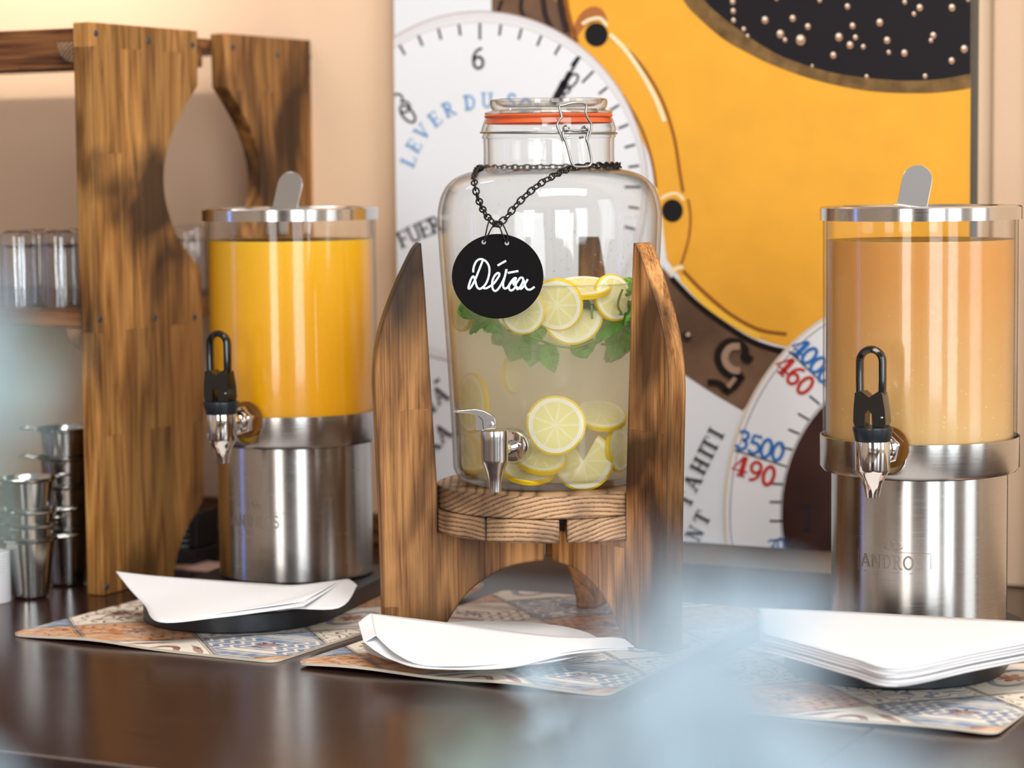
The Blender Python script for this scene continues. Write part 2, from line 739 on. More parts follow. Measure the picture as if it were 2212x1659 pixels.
M['etch'] = plain('etched_mark', lin(150, 138, 128), .6, .7)
M['black_plastic'] = plain('black_plastic', lin(10, 12, 14), .16, coat=.3)
M['collar_plastic'] = plain('dark_grey_plastic', lin(30, 36, 42), .3)
M['slab'] = plain('black_slab', lin(22, 27, 34), .38, noise_amt=.25, noise_scale=60, bump=.2)
M['napkin'] = plain('white_paper', lin(236, 236, 238), .9, spec=.1, bump=.05, noise_scale=400)
M['china'] = plain('white_china', lin(240, 241, 243), .25)
M['chain'] = plain('black_metal_chain', lin(16, 15, 15), .35, .3)
M['tagboard'] = plain('black_board', lin(12, 9, 10), .7, spec=.12)
M['chalk'] = plain('white_marker', lin(226, 238, 246), .7)
M['eyelet'] = steel('eyelet', (.8, .78, .75, 1), .2)
M['screw'] = plain('screw_steel', lin(62, 74, 84), .4, .6)
M['amber'] = plain('amber_washer', lin(120, 74, 26), .25)
M['pink'] = plain('pink_paper', lin(214, 176, 162), .8)
M['dark_pack'] = plain('dark_pack', lin(26, 22, 22), .35)
M['pale_lid'] = plain('pale_lid', lin(214, 214, 220), .4)
M['leafblue'] = plain('pale_blue_leaf', lin(178, 200, 216), .75, noise_amt=.08, noise_scale=18)
M['leafgreen'] = plain('pale_green_leaf', lin(172, 196, 186), .75, noise_amt=.08, noise_scale=18)
M['stem'] = plain('blue_grey_stem', lin(150, 172, 184), .8)
M['vase'] = plain('grey_vase', lin(176, 180, 184), .5)
M['console'] = plain('console_wood', lin(96, 70, 54), .5)


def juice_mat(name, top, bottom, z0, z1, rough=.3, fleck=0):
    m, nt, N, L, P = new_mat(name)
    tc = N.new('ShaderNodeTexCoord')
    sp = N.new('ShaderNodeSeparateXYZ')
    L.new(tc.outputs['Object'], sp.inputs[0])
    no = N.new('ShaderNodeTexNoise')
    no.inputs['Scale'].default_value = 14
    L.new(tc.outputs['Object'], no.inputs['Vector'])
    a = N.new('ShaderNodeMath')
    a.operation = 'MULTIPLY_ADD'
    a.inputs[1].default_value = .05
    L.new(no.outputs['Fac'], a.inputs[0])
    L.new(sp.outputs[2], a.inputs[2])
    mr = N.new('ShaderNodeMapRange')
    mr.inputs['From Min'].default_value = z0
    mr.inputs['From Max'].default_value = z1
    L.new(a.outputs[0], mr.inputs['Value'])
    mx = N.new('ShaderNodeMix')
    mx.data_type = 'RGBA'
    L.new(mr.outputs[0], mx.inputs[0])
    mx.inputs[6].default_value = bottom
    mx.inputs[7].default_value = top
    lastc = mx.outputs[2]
    if fleck:
        vo = N.new('ShaderNodeTexVoronoi')
        vo.inputs['Scale'].default_value = 240
        L.new(tc.outputs['Object'], vo.inputs['Vector'])
        lt = N.new('ShaderNodeMath')
        lt.operation = 'LESS_THAN'
        lt.inputs[1].default_value = .16
        L.new(vo.outputs['Distance'], lt.inputs[0])
        sp2 = N.new('ShaderNodeSeparateColor')
        L.new(vo.outputs['Color'], sp2.inputs[0])
        g = N.new('ShaderNodeMath')
        g.operation = 'GREATER_THAN'
        g.inputs[1].default_value = .8
        L.new(sp2.outputs[0], g.inputs[0])
        mu = N.new('ShaderNodeMath')
        mu.operation = 'MULTIPLY'
        L.new(lt.outputs[0], mu.inputs[0])
        L.new(g.outputs[0], mu.inputs[1])
        inv = N.new('ShaderNodeMath')
        inv.operation = 'SUBTRACT'
        inv.inputs[0].default_value = 1
        L.new(mr.outputs[0], inv.inputs[1])
        mu2 = N.new('ShaderNodeMath')
        mu2.operation = 'MULTIPLY'
        L.new(mu.outputs[0], mu2.inputs[0])
        L.new(inv.outputs[0], mu2.inputs[1])
        mx2 = N.new('ShaderNodeMix')
        mx2.data_type = 'RGBA'
        L.new(mu2.outputs[0], mx2.inputs[0])
        L.new(lastc, mx2.inputs[6])
        mx2.inputs[7].default_value = lin(245, 215, 165)
        lastc = mx2.outputs[2]
    L.new(lastc, P.inputs['Base Color'])
    P.inputs['Roughness'].default_value = rough
    P.inputs['Subsurface Weight'].default_value = .35
    P.inputs['Subsurface Radius'].default_value = (1, .6, .15)
    P.inputs['Subsurface Scale'].default_value = .02
    return m


M['orange_juice'] = juice_mat('orange_juice', lin(250, 188, 18), lin(240, 168, 8), .19, .4)
M['apple_juice'] = juice_mat('apple_juice', lin(214, 150, 76), lin(218, 176, 116), .22, .36, .25, 1)  # mural's orange showing through is painted into the upper juice; cloudier tan below


def lemon_water():
    m, nt, N, L, P = new_mat('lemon_water')
    N.remove(P)
    out = N['Material Output']
    tr = N.new('ShaderNodeBsdfTransparent')
    tr.inputs[0].default_value = (1, 1, 1, 1)
    gl = N.new('ShaderNodeBsdfGlossy')
    gl.inputs['Roughness'].default_value = .05
    fr = N.new('ShaderNodeFresnel')
    fr.inputs['IOR'].default_value = 1.15
    ms = N.new('ShaderNodeMixShader')
    L.new(fr.outputs[0], ms.inputs[0])
    L.new(tr.outputs[0], ms.inputs[1])
    L.new(gl.outputs[0], ms.inputs[2])
    L.new(ms.outputs[0], out.inputs['Surface'])
    vs = N.new('ShaderNodeVolumeScatter')
    vs.inputs['Color'].default_value = (1, .98, .94, 1)
    vs.inputs['Density'].default_value = 27
    vs.inputs['Anisotropy'].default_value = .4
    va = N.new('ShaderNodeVolumeAbsorption')
    va.inputs['Color'].default_value = (.97, .86, .35, 1)
    va.inputs['Density'].default_value = 3.2
    av = N.new('ShaderNodeAddShader')
    L.new(vs.outputs[0], av.inputs[0])
    L.new(va.outputs[0], av.inputs[1])
    L.new(av.outputs[0], out.inputs['Volume'])
    return m


M['lemon_water'] = lemon_water()


def lemon_mats():
    """flesh with segments (object x, y in the slice plane, radius about 1 before scale)"""
    m, nt, N, L, P = new_mat('lemon_flesh')
    tc = N.new('ShaderNodeTexCoord')
    sp = N.new('ShaderNodeSeparateXYZ')
    L.new(tc.outputs['Object'], sp.inputs[0])
    at = N.new('ShaderNodeMath')
    at.operation = 'ARCTAN2'
    L.new(sp.outputs[1], at.inputs[0])
    L.new(sp.outputs[0], at.inputs[1])
    mu = N.new('ShaderNodeMath')
    mu.operation = 'MULTIPLY'
    mu.inputs[1].default_value = 9 / (2 * math.pi)
    L.new(at.outputs[0], mu.inputs[0])
    pp = N.new('ShaderNodeMath')
    pp.operation = 'PINGPONG'
    pp.inputs[1].default_value = .5
    L.new(mu.outputs[0], pp.inputs[0])
    le = N.new('ShaderNodeVectorMath')
    le.operation = 'LENGTH'
    cx = N.new('ShaderNodeCombineXYZ')
    L.new(sp.outputs[0], cx.inputs[0])
    L.new(sp.outputs[1], cx.inputs[1])
    L.new(cx.outputs[0], le.inputs[0])
    w = N.new('ShaderNodeMath')
    w.operation = 'MULTIPLY'
    L.new(pp.outputs[0], w.inputs[0])
    L.new(le.outputs['Value'], w.inputs[1])
    no = N.new('ShaderNodeTexNoise')
    no.inputs['Scale'].default_value = 260
    L.new(tc.outputs['Object'], no.inputs['Vector'])
    ad = N.new('ShaderNodeMath')
    ad.operation = 'MULTIPLY_ADD'
    ad.inputs[1].default_value = .0012
    L.new(no.outputs['Fac'], ad.inputs[0])
    L.new(w.outputs[0], ad.inputs[2])
    rp = ramp(N, [(0.0, lin(248, 243, 206)), (.4, lin(245, 237, 180)), (1.0, lin(240, 230, 156))])
    mr = N.new('ShaderNodeMapRange')
    mr.inputs['From Min'].default_value = .0008
    mr.inputs['From Max'].default_value = .0028
    L.new(ad.outputs[0], mr.inputs['Value'])
    L.new(mr.outputs[0], rp.inputs[0])
    L.new(rp.outputs[0], P.inputs['Base Color'])
    P.inputs['Roughness'].default_value = .3
    return m


M['flesh'] = lemon_mats()
M['pith'] = plain('lemon_pith', lin(250, 246, 222), .5)
M['rind'] = plain('lemon_rind', lin(246, 208, 20), .4, bump=.3, noise_scale=500)
M['mint'] = plain('mint_leaf', lin(92, 160, 44), .45, noise_amt=.35, noise_scale=120, bump=.5)
M['mint_dark'] = plain('mint_leaf_dark', lin(52, 92, 52), .45, noise_amt=.3, noise_scale=120, bump=.5)
M['mint_stem'] = plain('mint_stem', lin(120, 150, 70), .5)
M['vein'] = plain('mint_vein', lin(150, 190, 96), .5)


def counter_mat():
    m, nt, N, L, P = new_mat('dark_wood_laminate')
    tc = N.new('ShaderNodeTexCoord')
    mp = N.new('ShaderNodeMapping')
    mp.inputs['Scale'].default_value = (2.5, 90, 10)
    L.new(tc.outputs['Object'], mp.inputs['Vector'])
    no = N.new('ShaderNodeTexNoise')
    no.inputs['Scale'].default_value = 3
    no.inputs['Detail'].default_value = 5
    L.new(mp.outputs[0], no.inputs['Vector'])
    rp = ramp(N, [(.3, lin(34, 20, 17)), (.55, lin(54, 33, 28)), (.75, lin(68, 44, 36))])
    L.new(no.outputs['Fac'], rp.inputs[0])
    L.new(rp.outputs[0], P.inputs['Base Color'])
    P.inputs['Roughness'].default_value = .21
    b = N.new('ShaderNodeBump')
    b.inputs['Strength'].default_value = .06
    b.inputs['Distance'].default_value = .001
    L.new(no.outputs['Fac'], b.inputs['Height'])
    L.new(b.outputs[0], P.inputs['Normal'])
    return m


M['counter'] = counter_mat()
M['counter_b'] = M['counter'].copy()
M['counter_b'].name = 'dark_wood_laminate_second'
M['counter_edge'] = plain('laminate_edge', lin(120, 96, 78), .4)
M['counter_body'] = plain('counter_body', lin(66, 48, 40), .5)


def tile_mat():
    """placemat print: patchwork of old cement tiles set on the diagonal"""
    m, nt, N, L, P = new_mat('patchwork_tile_print')
    tc = N.new('ShaderNodeTexCoord')
    mp = N.new('ShaderNodeMapping')
    mp.inputs['Rotation'].default_value = (0, 0, math.radians(45))
    mp.inputs['Scale'].default_value = (1 / .112,) * 3
    mp.inputs['Location'].default_value = (.18, .42, 0)
    L.new(tc.outputs['Object'], mp.inputs['Vector'])
    sp = N.new('ShaderNodeSeparateXYZ')
    L.new(mp.outputs[0], sp.inputs[0])

    def op(o, a, b=None, c=None):
        n = N.new('ShaderNodeMath')
        n.operation = o
        for i, x in enumerate((a, b, c)):
            if x is None:
                continue
            if isinstance(x, (int, float)):
                n.inputs[i].default_value = x
            else:
                L.new(x, n.inputs[i])
        return n.outputs[0]

    def mixc(f, a, b):
        n = N.new('ShaderNodeMix')
        n.data_type = 'RGBA'
        L.new(f, n.inputs[0])
        for i, x in ((6, a), (7, b)):
            if isinstance(x, tuple):
                n.inputs[i].default_value = x
            else:
                L.new(x, n.inputs[i])
        return n.outputs[2]

    X, Y = sp.outputs[0], sp.outputs[1]
    fx, fy = op('FLOOR', X), op('FLOOR', Y)
    lx, ly = op('SUBTRACT', op('FRACT', X), .5), op('SUBTRACT', op('FRACT', Y), .5)
    R = op('FRACT', op('ADD', op('ADD', op('MULTIPLY', fx, .38), op('MULTIPLY', fy, .13)), 40.1))
    R2 = op('FRACT', op('ADD', op('ADD', op('MULTIPLY', fx, .29), op('MULTIPLY', fy, .57)), 40.4))
    rad = op('SQRT', op('ADD', op('MULTIPLY', lx, lx), op('MULTIPLY', ly, ly)))
    ang = op('ARCTAN2', ly, lx)
    pet = op('ADD', 4.0, op('MULTIPLY', op('FLOOR', op('MULTIPLY', R2, 3)), 4.0))
    cosA = op('COSINE', op('MULTIPLY', ang, pet))
    # three line motifs
    v = op('ADD', op('MULTIPLY', rad, op('ADD', 22.0, op('MULTIPLY', R, 16.0))), op('MULTIPLY', cosA, 1.6))
    motif = op('SINE', v)
    sq = op('MAXIMUM', op('ABSOLUTE', lx), op('ABSOLUTE', ly))
    mot2 = op('SINE', op('ADD', op('MULTIPLY', op('ADD', op('ABSOLUTE', lx), op('ABSOLUTE', ly)), 40.0), op('MULTIPLY', op('SINE', op('MULTIPLY', op('SUBTRACT', lx, ly), 26.0)), 1.8)))
    no = N.new('ShaderNodeTexNoise')
    no.inputs['Scale'].default_value = 2.6
    no.inputs['Detail'].default_value = 2
    L.new(mp.outputs[0], no.inputs['Vector'])
    scroll = op('SINE', op('MULTIPLY', op('ADD', no.outputs['Fac'], op('MULTIPLY', rad, .25)), 62.0))
    cream = lin(250, 242, 228)
    # palette per tile
    ground = ramp(N, [(0.0, lin(214, 150, 86)), (.24, lin(250, 242, 228)), (.5, lin(250, 240, 224)), (.66, lin(116, 140, 172)), (.82, lin(248, 236, 216)), (1.0, lin(248, 238, 224))])
    ground.color_ramp.interpolation = 'CONSTANT'
    L.new(R, ground.inputs[0])
    ink = ramp(N, [(0.0, lin(170, 96, 40)), (.24, lin(120, 138, 170)), (.5, lin(150, 96, 74)), (.66, lin(240, 232, 216)), (.82, lin(112, 70, 62)), (1.0, lin(190, 140, 90))])
    ink.color_ramp.interpolation = 'CONSTANT'
    L.new(R, ink.inputs[0])
    gt = lambda a, t: op('GREATER_THAN', a, t)
    a1 = mixc(op('MULTIPLY', gt(motif, .35), op('LESS_THAN', rad, .44)), ground.outputs[0], ink.outputs[0])
    a2 = mixc(gt(mot2, .45), ground.outputs[0], ink.outputs[0])
    a3 = mixc(op('MULTIPLY', gt(scroll, .62), op('LESS_THAN', sq, .45)), ground.outputs[0], ink.outputs[0])
    c = mixc(gt(R2, .38), a1, a3)
    c = mixc(gt(R2, .74), c, a2)
    # small centre flower in a third colour
    flower = op('LESS_THAN', rad, op('ADD', .10, op('MULTIPLY', op('COSINE', op('MULTIPLY', ang, 8.0)), .035)))
    fl_col = ramp(N, [(0.0, lin(190, 90, 50)), (.5, lin(108, 58, 60)), (1.0, lin(214, 140, 66))])
    fl_col.color_ramp.interpolation = 'CONSTANT'
    L.new(R2, fl_col.inputs[0])
    c = mixc(flower, c, fl_col.outputs[0])
    # double joint lines
    j1 = op('MULTIPLY', gt(sq, .468), op('LESS_THAN', sq, .477))
    j2 = op('MULTIPLY', gt(sq, .486), op('LESS_THAN', sq, .5))
    c = mixc(op('MAXIMUM', j1, j2), c, lin(86, 80, 84))
    # worn print
    n2 = N.new('ShaderNodeTexNoise')
    n2.inputs['Scale'].default_value = 9
    n2.inputs['Detail'].default_value = 4
    L.new(mp.outputs[0], n2.inputs['Vector'])
    wr = N.new('ShaderNodeMapRange')
    wr.inputs['From Min'].default_value = .37
    wr.inputs['From Max'].default_value = .72
    wr.inputs['To Max'].default_value = .5
    L.new(n2.outputs['Fac'], wr.inputs['Value'])
    c = mixc(wr.outputs[0], c, cream)
    L.new(c, P.inputs['Base Color'])
    P.inputs['Roughness'].default_value = .42
    return m


M['tiles'] = tile_mat()
M['mat_edge'] = plain('placemat_edge', lin(226, 214, 196), .6)

# ------------------------------------------------------------------ the room
wallrot = -YAW
o = box('wall_back', -3.2, 3.2, 0, .12, -.9, 2.9, M['wall'], loc=WORG, rotz=wallrot)
structure(o, 'warm beige wall behind the counter', 'wall')
o = box('floor', -4.2, 4.4, -4.2, 4.4, -.95, -.9, M['floor'])
structure(o, 'brown floor under the counter', 'floor')
o = box('wall_left', -3.4, -3.3, -3.9, 3.6, -.9, 2.9, M['room'])
structure(o, 'pale wall beyond the rack side of the room', 'wall')
o = box('wall_right', 3.6, 3.7, -3.9, 2.2, -.9, 2.9, M['room'])
structure(o, 'pale wall beyond the apple juice side of the room', 'wall')
o = box('wall_front', -3.3, 3.6, -3.9, -3.8, -.9, 2.9, M['room'])
structure(o, 'pale wall at the camera side of the room', 'wall')
for i, (x0, x1) in enumerate(((-1.5, -.3), (.1, .55), (1.75, 2.1))):  # unseen dark panels added to give the steel reflections contrast
    o = box('trim_%d' % (i + 1), x0, x1, -3.79, -3.6, -.9, 2.7, M['added_dark'])
    structure(o, ('added dark brown wide reflection panel behind the camera', 'added dark brown slim reflection panel behind the camera', 'added dark brown reflection panel between two fill lights')[i], 'panel')
# pale pilaster and black strip on the wall at the far side of the mural
pa = wall_local(at_wall(2146, 500))
pb = wall_local(at_wall(2200, 500))
o = box('trim_4', pa.x, pb.x + .03, -.012, 0.0, 0, 2.6, M['pilaster'], loc=WORG, rotz=wallrot)
structure(o, 'flat beige pilaster beside the clock mural', 'pilaster')
bevel(o, .004)
o = box('trim_5', pb.x + .03, pb.x + .09, -.03, 0.0, 0, 2.6, M['black_trim'], loc=WORG, rotz=wallrot)
structure(o, 'black vertical strip on the beige wall', 'trim')

# ------------------------------------------------------------------ counter
SEAM = 1.126
CD = 1.078
cnt = thing('counter', 'dark brown wood laminate counter with glossy top', 'counter', WORG, wallrot)
for x0, x1, mt in ((-1.9, SEAM - .0008, 'counter'), (SEAM + .0008, 2.3, 'counter_b')):
    o = box('worktop', x0, x1, -CD, -.002, -.04, 0, M[mt], cnt, .0025)
o = box('front_panel', -1.88, 2.28, -CD + .03, -CD + .05, -.9, -.0405, M['counter_body'], cnt)
o = box('side_panel', -1.88, -1.86, -CD + .05, -.02, -.9, -.0405, M['counter_body'], cnt)
o = box('side_panel', 2.26, 2.28, -CD + .05, -.02, -.9, -.0405, M['counter_body'], cnt)

# ------------------------------------------------------------------ clock mural (flat print, pieces mapped on the panel plane)
MO = .030
mc = [wall_local(at_wall(848, 0, MO)), wall_local(at_wall(2105, 0, MO)), wall_local(at_wall(1580, 1178, MO))]
mx0, mx1, mzb = mc[0].x + .001, mc[1].x - .003, mc[2].z
mur = thing('clock_mural', 'large printed wall panel of a brass clock movement with white dials', 'wall art', WORG, wallrot)
M['m_white'] = plain('mural_white', lin(232, 235, 240), .4, spec=.2)
M['m_edge'] = plain('mural_edge', lin(16, 44, 52), .3)
o = mesh('panel', *box_data(mx0, mx1, -MO, -.002, mzb, .95), M['m_edge'], mur)
o['label'] = 'dark teal edged backing panel'
MCACHE = {}


def ML(px, py, k):
    p = wall_local(at_wall(px, py, MO))
    p.y = -MO - .00012 * k
    return p


def clip_poly(pts):
    """keep print inside the panel (local x between mx0 and mx1, z above mzb)"""
    def cl(P_, inside, inter):
        out = []
        for i in range(len(P_)):
            a, b = P_[i - 1], P_[i]
            if inside(b):
                if not inside(a):
                    out.append(inter(a, b))
                out.append(b)
            elif inside(a):
                out.append(inter(a, b))
        return out
    def at(i, val):
        def f(a, b):
            t = (val - a[i]) / (b[i] - a[i])
            return a.lerp(b, t)
        return f
    e = .0006
    P_ = pts
    for i, val, s in ((0, mx0 + e, 1), (0, mx1 - e, -1), (2, mzb + e, 1), (2, .949, -1)):
        if not P_:
            return []
        P_ = cl(P_, lambda p, i=i, val=val, s=s: s * (p[i] - val) >= 0, at(i, val))
    return P_


def mural_polys(name, polys, rgb, k, rough=.3, mat=None):
    """polys: list of outlines in photograph pixels"""
    V, F = [], []
    for pl in polys:
        pts = clip_poly([ML(a, b, k) for a, b in pl])
        if len(pts) < 3:
            continue
        n = len(V)
        V += pts
        F.append(list(range(n, n + len(pts))))
    if not F:
        return None
    mt = mat or MCACHE.setdefault((rgb, rough), None) or plain('mural_' + name, rgb, .4, spec=.2)
    if not mat:
        MCACHE[(rgb, rough)] = mt
    m = bpy.data.meshes.new(name)
    m.from_pydata([tuple(v) for v in V], [], F)
    m.materials.append(mt)
    o = bpy.data.objects.new(name, m)
    col.objects.link(o)
    o.parent = mur
    bm = bmesh.new()
    bm.from_mesh(m)
    for fc in bm.faces:
        fc.normal_update()
        if fc.normal.y > 0:
            fc.normal_flip()
    bm.to_mesh(m)
    bm.free()
    return o


def mural_each(name, pieces, rgb, k, mat=None):
    for pc_ in pieces:
        mural_polys(name, pc_, rgb, k, mat=mat)


def ell(cx, cy, ax, ay, n=96, a0=0, a1=360):
    return [(cx + ax * math.sin(math.radians(a0 + (a1 - a0) * i / n)), cy - ay * math.cos(math.radians(a0 + (a1 - a0) * i / n))) for i in range(n + (0 if a1 - a0 == 360 else 1))]


def strokes(lines, closed=False):
    """lines: (points, width) -> quads as separate polygons"""
    out = []
    for pts, w in lines:
        v, f = ribbon2d(pts, w, closed)
        for q in f:
            out.append([tuple(v[i]) for i in q])
    return out


def each(lines):
    return [strokes([l]) for l in lines]


def sm(pts, sub=6):
    return [(p.x, p.y) for p in smooth_path([Vector((a, b)) for a, b in pts], sub)]


M['m_brass'] = plain('mural_brass', lin(238, 172, 60), .4, spec=.2, noise_amt=.04, noise_scale=26)
# white ground
mural_polys('white_ground', [[(700, -250), (2300, -250), (2300, 1300), (700, 1300)]], None, 1, mat=M['m_white'])
# bronze ring, top and bottom arcs
M['m_bronze'] = plain('mural_bronze', lin(112, 86, 68), .4, spec=.2, noise_amt=.35, noise_scale=16)
mural_each('bronze_ring', [
    [[(1062, -140), (1062, 0), (1062, 40), (1130, 60), (1240, 110), (1235, 40), (1200, -140)]],
    [sm([(1430, 575), (1470, 620), (1530, 672), (1590, 712), (1650, 742), (1712, 755)]) + sm([(1712, 755), (1660, 810), (1605, 888)]) + sm([(1605, 888), (1540, 850), (1470, 803), (1420, 760)])]], None, 2, mat=M['m_bronze'])
# brass plate
lower = sm([(1458, 585), (1500, 632), (1560, 684), (1620, 722), (1680, 745), (1740, 752)])
mural_polys('brass_plate', [[(1185, -220), (1200, 0), (1218, 40), (1245, 90), (1340, 200), (1405, 340), (1430, 470), (1440, 560)] + lower + [(1900, 760), (2300, 760), (2300, -220)]], None, 3, mat=M['m_brass'])
mural_polys('brass_rim_shadow', strokes([
    (sm([(1450, 600), (1500, 652), (1560, 698), (1625, 738), (1690, 760)]), 13)]), lin(30, 22, 20), 4)
mural_each('brass_edge_shade', each([
    (sm([(1476, 585), (1520, 630), (1580, 680), (1640, 712), (1700, 722)]), 8),
    (sm([(1222, -60), (1222, 0), (1232, 50), (1246, 92)]), 12),
    (sm([(1318, 78), (1375, 128), (1425, 205), (1455, 290), (1470, 380), (1476, 415)]), 7),
    (sm([(1345, 205), (1385, 275), (1408, 345), (1418, 405)]), 6),
    (sm([(1487, 430), (1492, 470), (1487, 520), (1470, 578)]), 5)]), lin(150, 92, 40), 5)
mural_polys('brown_shade', [sm([(1234, 90), (1238, 62), (1256, 28), (1282, 14), (1304, 24), (1312, 52), (1290, 46), (1262, 60), (1240, 92)])], lin(178, 108, 62), 5)
mural_each('brass_highlight', each([
    (sm([(1258, 52), (1276, 42), (1298, 40), (1312, 56)]), 7),
    (sm([(1318, 74), (1352, 108), (1388, 160), (1418, 215), (1436, 262)]), 9),
    (sm([(1428, 430), (1440, 422), (1462, 418), (1478, 432)]), 6),
    (sm([(1446, 588), (1462, 580), (1476, 576)]), 9)]), lin(252, 232, 190), 6)
mural_polys('brass_lower_edge', strokes([(sm([(1472, 598), (1520, 650), (1580, 694), (1640, 728)]), 14)]), lin(250, 196, 70), 5)
for nm, c in (('screw_hole', (1289, 75, 25, 26)), ('screw_hole', (1453, 455, 23, 25))):
    mural_polys(nm, [ell(*c, 32)], lin(30, 28, 32), 7)
# moon disc
rimo = sm([(1440, -80), (1477, 0), (1512, 40), (1565, 85), (1620, 116), (1672, 141), (1767, 174), (1877, 196), (1987, 201), (2060, 196), (2130, 184)])
rimi = sm([(1485, -80), (1521, -2), (1560, 36), (1605, 70), (1650, 100), (1705, 128), (1804, 158), (1914, 172), (1987, 174), (2050, 168), (2130, 152)])
M['m_rim'] = plain('mural_moon_rim', lin(120, 92, 56), .4, spec=.2, noise_amt=.4, noise_scale=60)
mural_polys('moon_disc_rim', [[(2130, -200), (1440, -200)] + rimo], None, 7, mat=M['m_rim'])
mural_polys('moon_disc', [[(2130, -200), (1485, -200)] + rimi], lin(30, 28, 33), 8)
dots = [(500, 10, 16), (503, 65, 15), (505, 120, 14), (565, 172, 13), (588, 212, 11), (690, 118, 20), (853, 108, 18), (780, 200, 22), (808, 235, 13), (942, 156, 17), (900, 235, 28), (1175, 38, 16), (1125, 218, 22), (1205, 152, 17), (1222, 220, 15), (1190, 265, 20), (1268, 275, 14), (1092, 325, 18), (1365, 132, 20), (1408, 237, 19), (1418, 308, 13), (1510, 312, 19), (1512, 12, 14), (1600, 45, 19), (1566, 82, 13), (1680, 208, 18), (1666, 238, 13), (1790, 45, 20), (1862, 288, 21), (1788, 357, 18), (1632, 448, 14), (1288, 450, 12), (1012, 2, 13), (1885, -2, 13), (968, 388, 9), (758, -6, 11)]
hi, lo = [], []
for x, y, r in dots:
    px, py, rr = 1400 + x / 2.724, y / 2.724, r / 2.724
    lo.append(ell(px, py, rr, rr * 1.15, 12))
    hi.append(ell(px - .1 * rr, py - .45 * rr, rr * .62, rr * .5, 10))
mural_each('pearl_shade', [[q] for q in lo], lin(168, 128, 100), 9)
mural_each('pearl', [[q] for q in hi], lin(252, 240, 224), 10)
# first dial
D1 = (1040, 405, 360, 380)
mural_polys('dial_border', [ell(*D1)], lin(226, 224, 228), 11)
mural_polys('dial', [ell(1040, 405, 351, 362)], lin(235, 238, 243), 12)
mural_each('dial_edge_line', each([(ell(1040, 405, 360, 380, 96, -60, 110), 2.5), (ell(1040, 404, 349, 356, 96, -60, 110), 1.5)]), lin(190, 170, 160), 13)
tk = []
for i in range(-6, 15):
    a = math.radians(i * 7.5)
    r1 = .90 if i % 6 == 0 else .932
    c, s = math.cos(a), math.sin(a)
    tk.append(([(1038 + 347 * s, 404 - 354 * c), (1038 + 347 * r1 * s, 404 - 354 * r1 * c)], 5.2))
mural_each('dial_tick', each(tk), lin(56, 52, 62), 14)
mural_polys('dial_hand', strokes([([(1254, 122), (1232, 160)], 6), ([(1234, 156), (1216, 188)], 13), ([(1222, 176), (1196, 226)], 17)]), lin(34, 30, 38), 16)
# second dial
D2 = (1960, 1110, 397, 476)
mural_polys('dial_border', [ell(*D2)], lin(222, 206, 190), 11)
mural_polys('dial', [ell(1961, 1110, 391, 470)], lin(236, 237, 241), 12)
mural_each('dial_edge_line', each([(ell(1961, 1110, 383, 461, 96, 230, 350), 2), (ell(1961, 1110, 274, 318, 96, 230, 350), 2)]), lin(96, 86, 88), 13)
M['m_dark'] = plain('mural_dark_bronze', lin(62, 40, 36), .4, spec=.2, noise_amt=.3, noise_scale=12)
mural_polys('dial_centre', [ell(1961, 1110, 271, 314)], None, 14, mat=M['m_dark'])
tl = []
for x, y, dx, dy in ((1761, 864, 11, 13), (1737, 900, 12, 10), (1716, 932, 12, 7), (1700, 968, 13, 4), (1680, 1045, 13, 1), (1677, 1084, 13, 0), (1677, 1125, 13, 0), (1683, 1166, 12, -2)):
    tl.append(([(x - dx, y - dy * .7), (x + dx, y + dy * .7)], 4.5))
tl.append(([(1588, 972), (1702, 1008)], 3.5))
tl.append(([(1705, 758), (1790, 838)], 3.5))
mural_each('dial_tick', each(tl), lin(50, 46, 54), 15)

# lettering: strokes in a unit box, drawn with slab serifs
SL, TH_ = .17, .075


def arc(cx, cy, rx, ry, a0, a1, n=14):
    return [(cx + rx * math.cos(math.radians(a0 + (a1 - a0) * i / n)), cy + ry * math.sin(math.radians(a0 + (a1 - a0) * i / n))) for i in range(n + 1)]


def ser(x, y, w=.34):
    return ([(x - w / 2, y), (x + w / 2, y)], TH_)


